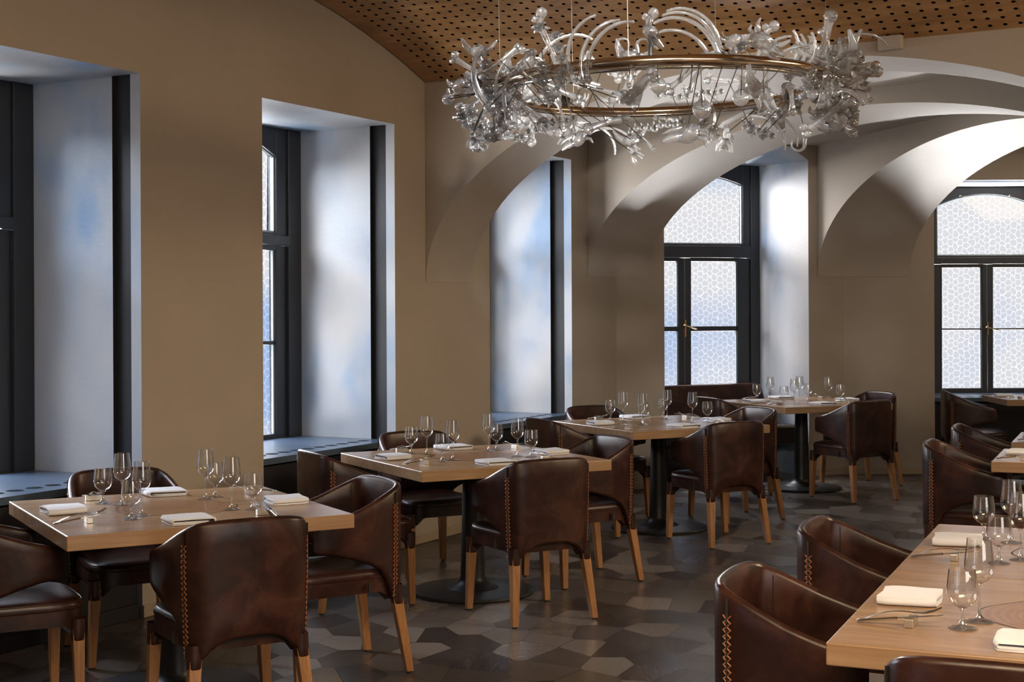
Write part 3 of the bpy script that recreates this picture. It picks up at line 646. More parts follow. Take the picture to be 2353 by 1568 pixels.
def chair_proto():
    root = empty('dining_chair')
    mb_ = MB(); NT = 7; th_ = .030
    cols = []
    n_ = len(CV)
    seq = [(i, -1) for i in range(n_ - 1, 0, -1)] + [(i, 1) for i in range(n_)]
    for i, sg in seq:
        p = CV[i]; a = CV[max(i - 1, 0)]; b = CV[min(i + 1, n_ - 1)]; t = (b - a).normalized(); nrm = Vector((t.y, -t.x))  # outward
        s_ = LN[i]; zt, zb = top_z(s_), bot_z(s_); ring = []
        tipf = min(1.0, max(0.0, (LT - s_) / .03)); tipf = math.sqrt(max(0.0, 1 - (1 - tipf) ** 2)) if tipf < 1 else 1
        mid = (zt + zb) / 2; zt2 = mid + (zt - mid) * (.80 + .20 * tipf); zb2 = mid + (zb - mid) * (.80 + .20 * tipf); h_ = th_ * (.35 + .65 * tipf)
        def pt(off, z):
            lean = -(z - .40) * .06 if s_ < .2 else 0
            taper = (1 - .04 * max(0, (.60 - z) / .28)) if z < .60 else 1.0
            q = p + nrm * off
            return (sg * q.x * (taper if s_ < .33 else 1 - (1 - taper) * max(0, (0.42 - s_) / .09)), q.y + .0, z)
        r_ = h_ / 2
        for k in range(NT): ring.append(pt(0, zb2 + r_ + (zt2 - zb2 - 2 * r_) * k / (NT - 1)))
        ring.append(pt(-r_ * .3, zt2 - r_ * .3)); ring.append(pt(-r_, zt2)); ring.append(pt(-2 * r_ + r_ * .3, zt2 - r_ * .3))
        for k in range(NT): ring.append(pt(-2 * r_, zt2 - r_ - (zt2 - zb2 - 2 * r_) * k / (NT - 1)))
        ring.append(pt(-2 * r_ + r_ * .3, zb2 + r_ * .3)); ring.append(pt(-r_, zb2)); ring.append(pt(-r_ * .3, zb2 + r_ * .3))
        cols.append(ring)
    m_ = len(cols[0]); mb_.grid(cols, closed_u=True)
    base = 0
    mb_.f.append(tuple(range(m_))); mb_.mi.append(0); k0 = (len(cols) - 1) * m_; mb_.f.append(tuple(k0 + m_ - 1 - k for k in range(m_))); mb_.mi.append(0)
    mb_.build('backrest', M['leather'], root, smooth=60)
    # seat: crowned cushion and a skirt that runs down over the legs
    st = MB(); NX = 14; rows_ = []
    def outline(k, n2, inset, yext=0):
        t = 2 * math.pi * k / n2; c_, s_ = math.cos(t), math.sin(t); ex = 5.5
        q = (abs(c_) ** ex + abs(s_) ** ex) ** (-1 / ex); hx = .226 - inset; hy = .245 - inset
        x_, y_ = hx * c_ * q, hy * s_ * q
        x_ *= 1.0 + .06 * (y_ / .25) - .04
        return x_, y_ + .015
    n2 = 48
    prof = [(.014, .392), (.004, .398), (0.0, .412), (.003, .428), (.012, .438), (.03, .444), (.07, .450), (.13, .455), (.19, .457)]
    for ins, z in prof: rows_.append([(*outline(k, n2, ins), z) for k in range(n2)])
    st.grid(rows_, closed_u=True); st.f.append(tuple(len(st.v) - n2 + k for k in range(n2))); st.mi.append(0)
    so = st.build('seat', M['leather'], root, smooth=60)
    pp = [outline(k, n2, .006) for k in range(n2)]
    MB().tube([(x_, y_, .4315) for x_, y_ in pp + pp[:1]], .0028, 5, caps=False).build('piping', M['leather'], so, smooth=80)
    sk = MB(); rows_ = []; n3 = 96
    for lev in range(5):
        row = []
        for k in range(n3):
            x_, y_ = outline(k, n3, .003); corner = min(1.0, max(0.0, (min(abs(x_) / .22, abs(y_ - .015) / .245) - .62) / .26)); corner = corner * corner * (3 - 2 * corner)
            zb_ = .342 - .044 * corner
            if lev == 0: row.append((x_, y_, .405))
            elif lev == 1: row.append((x_ * 1.004, y_, (.405 + zb_) / 2))
            elif lev == 2: row.append((x_, y_, zb_ + .004))
            elif lev == 3:
                xi, yi = outline(k, n3, .020); row.append((xi, yi, zb_))
            else:
                xi, yi = outline(k, n3, .045); row.append((xi, yi, zb_ + .03))
        rows_.append(row)
    sk.grid(rows_, closed_u=True)
    sk.build('seat_skirt', M['leather'], root, smooth=60)
    for sx, sy in ((-1, -1), (1, -1), (-1, 1), (1, 1)):
        tx, ty = sx * (.190 if sy < 0 else .205), (-.212 if sy < 0 else .222)
        bx, by = sx * (.218 if sy < 0 else .222), (-.262 if sy < 0 else .225)
        lg = MB(); rws = []
        for z, f_ in ((.008, 0), (.20, .6), (.335, 1.0)):
            hw = .0155 + .0065 * f_; cx, cy = bx + (tx - bx) * (z / .335), by + (ty - by) * (z / .335)
            rws.append([(cx - hw, cy - hw, z), (cx + hw, cy - hw, z), (cx + hw, cy + hw, z), (cx - hw, cy + hw, z)])
        lg.grid(rws, closed_u=True); lg.f.append((0, 1, 2, 3)); lg.mi.append(0); lg.f.append((8, 9, 10, 11)); lg.mi.append(0)
        lo = lg.build('leg', M['leg_wood'], root, bevel=.003)
        MB().lathe([(.0, 0), (.012, 0), (.012, .010), (0, .010)], 10, c=(bx, by, 0)).build('glide', M['tag_black'], lo)
        sv = MB(); rws = []
        for z, hw in (.290, .023), (.294, .0255), (.32, .0265), (.37, .0265):
            cx, cy = bx + (tx - bx) * (z / .335), by + (ty - by) * (z / .335)
            if z > .335: cx, cy = tx, ty
            rws.append([(cx + hw * math.copysign(abs(math.cos(t)) ** .7, math.cos(t)), cy + hw * math.copysign(abs(math.sin(t)) ** .7, math.sin(t)), z) for t in [2 * math.pi * k / 16 for k in range(16)]])
        sv.grid(rws, closed_u=True); sv.f.append(tuple(range(16))); sv.mi.append(0)
        sv.build('leg_sleeve', M['leather'], root, smooth=60)
    # crossed cord stitching down both back corners
    for sg in (-1, 1):
        cd = MB(); s0 = .243; n4 = 21
        i0 = min(range(len(LN)), key=lambda i: abs(LN[i] - s0))
        def on(sv_, z):
            i = min(range(len(LN)), key=lambda i_: abs(LN[i_] - sv_)); a = CV[max(i - 1, 0)]; b = CV[min(i + 1, len(CV) - 1)]; t = (b - a).normalized(); nrm = Vector((t.y, -t.x))
            j = i if LN[i] <= sv_ or i == 0 else i - 1; f_ = (sv_ - LN[j]) / max(1e-6, LN[j + 1] - LN[j]); p = CV[j].lerp(CV[j + 1], max(0, min(1, f_)))
            taper = (1 - .04 * max(0, (.60 - z) / .28)) if z < .60 else 1.0
            q = p + nrm * .0035; return (sg * q.x * taper, q.y, z)
        z_lo, z_hi = .322, .705; dz = (z_hi - z_lo) / n4; hwd = .0125
        for k in range(n4):
            za = z_lo + dz * k
            cd.tube([on(s0 - hwd, za), on(s0, za + dz * .5), on(s0 + hwd, za + dz * 1.12)], .0024, 4)
            cd.tube([on(s0 + hwd, za), on(s0, za + dz * .5), on(s0 - hwd, za + dz * 1.12)], .0024, 4)
        cd.build('corner_stitching', M['cord'], root)
        sm = MB(); sm.tube([on(s0, .32 + .432 * k / 8) for k in range(9)], .0036, 4); sm.build('seam', M['seam_dark'], root)
        # inner seam on the facing of the back
        si = min(range(len(LN)), key=lambda i: abs(LN[i] - .255)); a = CV[si - 1]; b = CV[si + 1]; t = (b - a).normalized(); nrm = Vector((t.y, -t.x)); q = CV[si] - nrm * .0305
        MB().tube([(sg * q.x, q.y, z) for z in (.47, .6, .70, .742)], .0016, 4).build('seam', M['seam_dark'], root)
    tg = MB(); tg.box(-.2285, -.2225, -.088, -.076, .352, .392); tg.build('fabric_tag', M['tag_black'], root)
    tag(root, cat='chair', group='brown leather dining chairs'); reg(root)
    return root
chair = chair_proto()
CH = [  # x, y, facing, label
 ((-1.02, 5.20), 119.25, 'leather armchair at the front left table, its back to the camera'),
 ((-.766, 6.074), 209.25, 'brown leather armchair at the right end of the front left oak table'),
 ((-1.687, 6.394), 299.25, 'leather armchair on the far side of the front left table, by the wall'),
 ((-1.904, 5.435), 29.25, 'leather armchair cut by the left edge of the picture'),
 ((.078, 7.167), 117.5, 'leather armchair at the second table from left, its back to the camera'),
 ((.37, 8.08), 207.8, 'brown leather armchair at the right end of the second table from the left'),
 ((-.49, 8.367), 297.9, 'brown leather armchair on the far side of the second table, against the wall pier'),
 ((-.818, 7.478), 27.9, 'brown leather armchair at the left end of the second table, below the second window'),
 ((1.32, 9.40), 116.5, 'leather armchair at the third table from left, its back to the camera'),
 ((1.59, 10.42), 207.0, 'brown leather armchair at the right end of the third table'),
 ((.68, 10.57), 297.0, 'leather armchair on the far side of the third table, before the pier'),
 ((.385, 9.63), 27.2, 'leather armchair at the left end of the third table, below the third window'),
 ((2.686, 11.486), 119.0, 'leather armchair at the far bench table, its back to the camera'),
 ((2.95, 12.345), 204.3, 'leather armchair at the right end of the far bench table, by the pier'),
 ((1.79, 11.85), 24.3, 'brown leather armchair at the left end of the far bench table'),
 ((.824, 3.879), -23.5, 'large foreground brown leather armchair left of the nearest table at bottom right'),
 ((1.221, 4.792), -23.5, 'brown leather armchair behind the foreground one, at the joined right-hand tables'),
 ((1.065, 3.135), 66.5, 'brown leather armchair at the bottom right corner, only its back rim in the picture'),
 ((2.46, 7.72), -23.5, 'brown leather armchair at the small table behind the tall glasses on the right'),
 ((2.93, 8.77), -23.5, 'brown leather armchair one table deeper on the right, partly behind another armchair'),
 ((3.99, 12.58), -10.0, 'shadowed dark leather armchair under the rightmost honeycomb window'),
]
for (x_, y_), an, lb in CH: place(chair, (x_, y_, 0), R(an - 90), lb, 'brown leather dining chairs')

# ------------------------------------------------------------------ tables
TZ = .724
def table(c_, ang, sx, sy, label, inlay=True):
    kb = min(1.0, min(sx, sy) / .98) ** 1.6
    root = empty('dining_table', (c_[0], c_[1], 0), R(ang)); tag(root, label, 'table', 'square oak dining tables')
    tp = MB(); tp.box(-sx / 2, sx / 2, -sy / 2, sy / 2, TZ - .054, TZ); tp.build('tabletop', M['oak'], root, bevel=.004)
    if inlay:
        rnd = random.Random(int(abs(c_[0] * 1000))); n_ = 72; ph = [rnd.uniform(0, 6.28) for _ in range(4)]
        def rr(t): return .232 + .006 * math.sin(2 * t + ph[0]) + .005 * math.sin(3 * t + ph[1]) + .004 * math.sin(5 * t + ph[2]) + .0025 * math.sin(9 * t + ph[3])
        for nm, off, z, mt in (('inlay_joint', .0048, .0003, 'groove'), ('wood_inlay', 0, .0006, 'slice')):
            q = MB(); vs_ = [((rr(6.28318 * k / n_) + off) * math.cos(6.28318 * k / n_), (rr(6.28318 * k / n_) + off) * math.sin(6.28318 * k / n_), TZ + z) for k in range(n_)]
            q.add(vs_, [tuple(range(n_))]); q.add([(v_[0], v_[1], TZ - .004) for v_ in vs_] + vs_, [(k, (k + 1) % n_, n_ + (k + 1) % n_, n_ + k) for k in range(n_)])
            q.build(nm, M[mt], root)
    pc = MB(); pc.lathe([(.0, .66), (.052, .66), (.052, .60), (.062, .20), (.066, .085), (.074, .062), (.10, .045), (.13, .032), (.14, .026)], 32); pc.build('pedestal', M['cast_iron'], root, smooth=40)
    bs = MB(); bs.lathe([(q_ * kb, z_) for q_, z_ in [(.0, .030), (.30, .024), (.322, .019), (.328, .010), (.324, .0), (.0, .0)]], 56); bs.build('base_plate', M['cast_iron'], root, smooth=40)
    br = MB(); hb = .3 * kb; br.box(-hb, hb, -.03, .03, TZ - .078, TZ - .054); br.box(-.03, .03, -hb, hb, TZ - .076, TZ - .054); br.build('top_bracket', M['cast_iron'], root)
    return root
TS = 1.076
TAB = {
 'T1': ((-1.337, 5.753), 29.25, TS, TS, 'oak dining table at front left, nearest the leftmost window', 'front left table'),
 'T2': ((-.215, 7.725), 27.9, TS, TS, 'oak dining table second from the left, on a dark round pedestal', 'second table from left'),
 'T3': ((1.00, 9.948), 27.2, TS, TS, 'oak dining table third from the left, in front of the third window and pier', 'third table from left'),
 'T4': ((2.412, 12.13), 24.3, TS - .02, TS - .02, 'far oak dining table with the leather bench behind it', 'far table by the bench'),
}
e1 = Vector((math.cos(R(-23.5)), math.sin(R(-23.5)))); e2 = Vector((-e1.y, e1.x))
def rt(corner, sx, sy): return tuple(Vector(corner) + e1 * sx / 2 + e2 * sy / 2)
TAB['R1'] = (rt((.726, 3.376), 1.08, .985), -23.5, 1.08, .985, 'nearest oak table at bottom right', 'nearest right-hand table')
TAB['R2'] = (rt((.726 + .988 * e2.x, 3.376 + .988 * e2.y), 1.08, 1.03), -23.5, 1.08, 1.03, 'oak table pushed against the back of the nearest right-hand table', 'table joined behind the nearest')
TAB['R3'] = (rt((2.417, 7.336), .72, .74), -23.5, .72, .74, 'small oak table at the right edge behind the tall glasses', 'small right-edge table')
TAB['R4'] = (rt((2.882, 8.393), .66, .74), -23.5, .66, .74, 'small oak table at the right edge, one row deeper', 'deeper right-edge table')
TAB['R5'] = ((4.183 + .42, 12.26 + .35), -1.0, .84, .70, 'small oak table under the rightmost honeycomb window', 'table under the rightmost window')
TAB['R5'] = ((4.62, 12.62), -1.5, .86, .72) + TAB['R5'][4:]
for k, v_ in TAB.items(): table(v_[0], v_[1], v_[2], v_[3], v_[4], inlay=(k in ('T1', 'T2', 'T3', 'T4', 'R1', 'R2')))

# ------------------------------------------------------------------ glassware, napkins, cutlery
def glass_proto(name, Hh, bowl, foot_r, stem_r, stem_z, catn):
    root = empty(name)
    b = MB(); b.lathe(bowl, 32); b.build('bowl', M['thin_glass'], root, smooth=80)
    s_ = MB(); s_.lathe([(.0001, stem_z[1] + .004), (stem_r * 2.6, stem_z[1] + .001), (stem_r * 1.5, stem_z[1] - .006), (stem_r, stem_z[1] - .014), (stem_r, (stem_z[0] + stem_z[1]) / 2), (stem_r * 1.25, stem_z[0] + .014), (stem_r * 2.6, stem_z[0] + .005)], 14)
    s_.build('stem', M['stem_glass'], root, smooth=80)
    f = MB(); f.lathe([(.0001, .0085), (stem_r * 2.6, .0080), (foot_r * .5, .0040), (foot_r * .92, .0022), (foot_r, .0013), (foot_r * .98, .0002), (.0001, .0002)], 36)
    f.build('foot', M['stem_glass'], root, smooth=60)
    tag(root, cat=catn); reg(root); return root
tall = glass_proto('wine_glass', .206, [(.0001, .0945), (.009, .0955), (.020, .101), (.0300, .112), (.0352, .126), (.0362, .137), (.0345, .158), (.0312, .184), (.0293, .206), (.0287, .206), (.0306, .184), (.0339, .158), (.0356, .137)], .0345, .0034, (.006, .0945), 'wine glass')
low = glass_proto('water_goblet', .143, [(.0001, .0500), (.010, .0512), (.022, .0575), (.0325, .070), (.0368, .084), (.0370, .097), (.0348, .120), (.0318, .143), (.0312, .143), (.0342, .120), (.0364, .097)], .034, .0042, (.006, .050), 'water goblet')

def napkin_proto(seed):
    rnd = random.Random(seed); Wn = .182; Ln = .150
    path = []                                                     # folded cloth seen from its end: three plies wrapped round each other
    def arc(cx, cz, r_, a0, a1, n_=6):
        for k in range(n_ + 1):
            t = R(a0 + (a1 - a0) * k / n_); path.append((cx + r_ * math.cos(t), cz + r_ * math.sin(t)))
    t_ = .0052
    path.append((Wn / 2 - .01, .003)); path.append((0, .003)); path.append((-Wn / 2 + .012, .003)); arc(-Wn / 2 + .012, .003 + .0085, .0085, 270, 90)
    path.append((0, .0215)); path.append((Wn / 2 - .014, .0200)); arc(Wn / 2 - .014, .0145, .0055, 90, -90); path.append((0, .0088)); path.append((-Wn / 2 + .03, .0092))
    mb_ = MB(); rows_ = []; NXn = 9
    off = []
    n_ = len(path)
    for i, (y_, z) in enumerate(path):
        a = Vector(path[max(0, i - 1)]); b = Vector(path[min(n_ - 1, i + 1)]); t = (b - a).normalized(); off.append(Vector((-t.y, t.x)) * t_ / 2)
    for k in range(NXn):
        f_ = k / (NXn - 1) * 2 - 1; x_ = f_ * Ln / 2; sq = 1 - .10 * abs(f_) ** 8
        row = [(x_ + .004 * math.sin(y_ * 30 + seed), (y_ + o.x) * sq + .006 * f_, max(.0004, z + o.y + .0012 * math.sin(x_ * 40 + y_ * 25 + seed) * (1 if z > .012 else 0))) for (y_, z), o in zip(path, off)]
        row += [(x_ + .004 * math.sin(y_ * 30 + seed), (y_ - o.x) * sq + .006 * f_, max(.0004, z - o.y + .0012 * math.sin(x_ * 40 + y_ * 25 + seed) * (1 if z > .012 else 0))) for (y_, z), o in reversed(list(zip(path, off)))]
        rows_.append(row)
    m_ = len(rows_[0]); mb_.grid(rows_, closed_u=True)
    for base in (0, (NXn - 1) * m_):
        for i in range(n_ - 1): mb_.f.append((base + i, base + i + 1, base + m_ - 2 - i, base + m_ - 1 - i)); mb_.mi.append(0)
    o = mb_.build('napkin', M['linen'], smooth=70); tag(o, cat='napkin'); KIDS[o.name] = []; return o
napk = napkin_proto(1)

def fork_proto():                                                 # handle end at the origin, tines towards +x, bowl up
    root = empty('fork'); h = MB(); n_ = 9; rows_ = []
    for k in range(n_):
        u = k / (n_ - 1); x_ = .125 * u; w_ = .0085 - .0055 * min(1, u * 1.3) + .0010 * (u > .9); z = .002 + .012 * math.sin(u * math.pi * .9)
        rows_.append([(x_, -w_, z), (x_, 0, z + .0016), (x_, w_, z), (x_, 0, z - .0012)])
    h.grid(rows_, closed_u=True); h.f.append((0, 1, 2, 3)); h.mi.append(0)
    h.build('handle', M['steel'], root, smooth=60)
    hd = MB(); pr = [(.122, .0032, .0060), (.132, .0085, .0045), (.143, .0122, .0030), (.153, .0122, .0028)]; rows_ = []
    for x_, w_, z in pr: rows_.append([(x_, -w_, z + .0015), (x_, 0, z), (x_, w_, z + .0015), (x_, w_, z + .0002), (x_, 0, z - .0014), (x_, -w_, z + .0002)])
    hd.grid(rows_, closed_u=True); hd.f.append((18, 19, 20, 21, 22, 23)); hd.mi.append(0)
    for j in range(4):
        y_ = -.0105 + .007 * j; hd.tube([(.152, y_, .0036), (.170, y_, .0058), (.190, y_ * .95, .0125)], [.0019, .0016, .0008], 5)
    hd.build('fork_head', M['steel'], root, smooth=60); tag(root, cat='fork'); reg(root); return root
def knife_proto():
    root = empty('knife'); h = MB(); rows_ = []
    for u, w_, t_ in ((0, .004, .003), (.03, .0072, .0042), (.4, .0058, .0036), (.9, .0050, .0034), (1.0, .0064, .0036)):
        x_ = .098 * u; rows_.append([(x_, w_ * math.cos(t), .0045 + t_ * math.sin(t)) for t in [2 * math.pi * k / 8 for k in range(8)]])
    h.grid(rows_, closed_u=True); h.f.append(tuple(range(8))); h.mi.append(0); h.build('handle', M['steel'], root, smooth=60)
    b = MB(); b.prism([(.098, -.006), (.165, -.0088), (.192, -.0080), (.208, -.001), (.210, .004), (.175, .0058), (.098, .0048)], .0038, .0052); b.build('blade', M['steel'], root); tag(root, cat='knife'); reg(root); return root
fork = fork_proto(); knife = knife_proto()
rp = MB(); rp.box(-.011, .011, -.032, .032, 0, .021); rest = rp.build('cutlery_rest', M['rest_metal'], bevel=.0015); tag(rest, cat='cutlery rest'); KIDS[rest.name] = []

SIDE = {0: 'left', 1: 'near', 2: 'right', 3: 'far'}
def tilt(o, rz, pitch): o.rotation_euler = (Matrix.Rotation(rz, 3, 'Z') @ Matrix.Rotation(-pitch, 3, 'Y')).to_euler()
def setting(tk, side, hx, hy, cutlery=True, jig=0, hide=()):
    (cx, cy), ang, sx, sy, _, tn = TAB[tk]; A = R(ang); Bz = R(90 * side); rnd = random.Random(tk + str(side))
    def Lc(x_, y_):                                               # seat-local (x to the table centre) -> world
        xx, yy = x_ * math.cos(Bz) - y_ * math.sin(Bz), x_ * math.sin(Bz) + y_ * math.cos(Bz)
        return cx + xx * math.cos(A) - yy * math.sin(A), cy + xx * math.sin(A) + yy * math.cos(A)
    e_ = -(hx if side in (0, 2) else hy); where = '%s side of the %s' % (SIDE[side], tn)
    j = lambda s_: rnd.uniform(-s_, s_)
    x_, y_ = Lc(e_ + .118 + j(.01), .085 + j(.012)); place(napk, (x_, y_, TZ + .0008), A + Bz + R(j(7)), 'folded white napkin on the ' + where, 'folded white napkins')
    if not cutlery: return
    rx, ry = e_ + .150 + j(.008), -.238 + j(.008)
    x_, y_ = Lc(rx, ry); place(rest, (x_, y_, TZ + .0004), A + Bz + R(j(5)), 'small metal cutlery rest on the ' + where, 'cutlery rests')
    pit = math.atan2(.0185, .124); kz = TZ + .0010
    x_, y_ = Lc(rx - .128, ry - .012); k_ = place(knife, (x_, y_, kz), 0, 'steel knife over its rest on the ' + where, 'steel knives'); tilt(k_, A + Bz + R(-2 + j(3)), pit)
    x_, y_ = Lc(rx - .115, ry + .008); f_ = place(fork, (x_, y_, kz + .004), 0, 'steel fork over its rest on the ' + where, 'steel forks'); tilt(f_, A + Bz + R(4 + j(3)), pit * 1.05)
QN = {(-1, 1): 'far left', (-1, -1): 'near left', (1, 1): 'far right', (1, -1): 'near right'}
def glasses(tk, tl, lw):
    (cx, cy), ang, _, _, _, tn = TAB[tk]; A = R(ang)
    for proto, lst, nm, grp in ((tall, tl, 'tall clear wine glass', 'tall wine glasses'), (low, lw, 'low clear water goblet', 'low water goblets')):
        for (x_, y_) in lst:
            q = QN[(1 if x_ > 0 else -1, 1 if y_ > 0 else -1)]
            place(proto, (cx + x_ * math.cos(A) - y_ * math.sin(A), cy + x_ * math.sin(A) + y_ * math.cos(A), TZ + .0009), random.uniform(0, 6), '%s in the %s quarter of the %s' % (nm, q, tn), grp)
for tk in ('T1', 'T2', 'T3', 'T4'):
    h_ = TAB[tk][2] / 2
    for sd in range(4): setting(tk, sd, h_, h_)
glasses('T1', [(-.159, .200), (-.178, -.165), (.180, .182), (.171, -.178)], [(-.220, .267), (-.236, -.237), (.236, .230), (.243, -.223)])
glasses('T2', [(-.169, .210), (-.175, -.127), (.195, .189), (.195, -.146)], [(-.221, .297), (-.257, -.175), (.264, .229), (.246, -.203)])
glasses('T3', [(-.155, .208), (-.140, -.020), (.235, .250), (.240, -.060)], [(-.186, .328), (-.188, -.109), (.245, .320), (.300, -.150)])
glasses('T4', [(-.220, .130), (-.200, -.186), (.081, .136), (.224, -.076)], [(-.268, .255), (-.276, -.150), (.155, .118), (.283, -.159)])
setting('R1', 0, .54, .4925); setting('R1', 1, .54, .4925, cutlery=False); setting('R2', 0, .54, .515)
glasses('R1', [(.306 - .54, .364 - .4925)], [(.276 - .54, .268 - .4925)])
glasses('R2', [(.331 - .54, .344 - .515), (.279 - .54, .680 - .515)], [(.275 - .54, .260 - .515), (.186 - .54, .730 - .515)])
setting('R3', 0, .36, .37); setting('R4', 0, .33, .37); setting('R5', 0, .43, .36)

# ------------------------------------------------------------------ leather bench in the corner window niche
bq = F4 - FW * .02 - FN * .10; bl = 1.36                          # back right end
bench = empty('bench', (bq.x, bq.y, 0), R(16)); tag(bench, 'dark leather bench with a long high back filling the corner window niche', 'bench')
mb = MB(); pts = [(-bl, .47), (-.02, .45), (-.02, .62), (-.055, .775), (-.075, .80), (-.11, .812), (-bl + .06, .800), (-bl + .02, .785), (-bl, .75)]
vs = [(x_, -.09 - (.0 if z > .7 else .03), z) for x_, z in pts] + [(x_, -.005, z) for x_, z in pts]; n_ = len(pts)
mb.add(vs, [tuple(range(n_)), tuple(range(2 * n_ - 1, n_ - 1, -1))] + [(i, n_ + i, n_ + (i + 1) % n_, (i + 1) % n_) for i in range(n_)]); mb.build('backrest', M['leather'], bench, bevel=.02)
mb = MB(); q0 = [(-bl, -.64), (.06, -.60), (-.04, -.12), (-bl, -.12)]; mb.prism(q0, .29, .462); mb.build('seat', M['black_leather'], bench, bevel=.025)
mb = MB(); mb.prism([(-bl, -.56), (-.35, -.54), (-.35, -.16), (-bl, -.16)], .0, .295); mb.build('plinth', M['black_cover'], bench)

# ------------------------------------------------------------------ black spotlights on the first arch
def spot(loc, aim, label):
    r_ = empty('spotlight', loc); tag(r_, label, 'spotlight', 'black ceiling spotlights'); m_ = MB()
    m_.lathe([(.0, 0), (.03, 0), (.03, .02), (0, .02)], 16); m_.build('mount', M['black_lining'], r_, smooth=40)
    h = MB(); h.tube([(0, 0, 0), (0, -.03, -.06)], .006, 6); h.tube([(-.07 * aim, -.03, -.045), (.06 * aim, -.05, -.10)], [.036, .040], 14); h.build('lamp_head', M['black_lining'], r_, smooth=40)
for r_, z_, aim, lb in ((.52, 2.64, 1, 'small black spotlight on the arch face behind the left part of the chandelier'),):
    p = C1 + DN * .98 - D1 * .03; spot((p.x, p.y, 2.86), aim, lb)

# ------------------------------------------------------------------ chandelier: chrome-gold ring hung with clear glass bones
CX, CY, CZ, CR = .655, 6.42, 2.478, .745
chand = empty('chandelier', (CX, CY, CZ)); tag(chand, 'ring chandelier hung with clear blown glass bones under the perforated timber vault', 'chandelier')
chand.rotation_euler = (0, R(-1.0), 0)
def ringpt(a, dz=0, dr=0): return Vector(((CR + dr) * math.cos(a), (CR + dr) * math.sin(a), dz))
rg = MB(); n_ = 96
rows = []
for k in range(n_):
    a = 2 * math.pi * k / n_; rows.append([((CR + .021 * math.cos(t)) * math.cos(a), (CR + .021 * math.cos(t)) * math.sin(a), .021 * math.sin(t)) for t in [2 * math.pi * j / 12 for j in range(12)]])
rg.grid(rows, closed_u=True, closed_v=True); rg.build('ring_tube', M['champagne_tube'], chand, smooth=60)
rows = []; rg = MB()
for k in range(n_):
    a = 2 * math.pi * k / n_; c2 = CR - .035; rows.append([((c2 + .009 * math.cos(t)) * math.cos(a), (c2 + .009 * math.cos(t)) * math.sin(a), -.022 + .009 * math.sin(t)) for t in [2 * math.pi * j / 8 for j in range(8)]])
rg.grid(rows, closed_u=True, closed_v=True); rg.build('inner_ring', M['steel'], chand, smooth=60)
for a in (R(200), R(118), R(62), R(-25), R(-105)):
    p = ringpt(a); s_ = Vector((CX + p.x, CY + p.y)) - Cv; ss = -(s_.dot(D1)); top = zv(max(0, min(4.4, ss))) - CZ
    MB().tube([p + Vector((0, 0, .02)), (p.x, p.y, top)], .0016, 5).build('hanging_cable', M['wire'], chand)

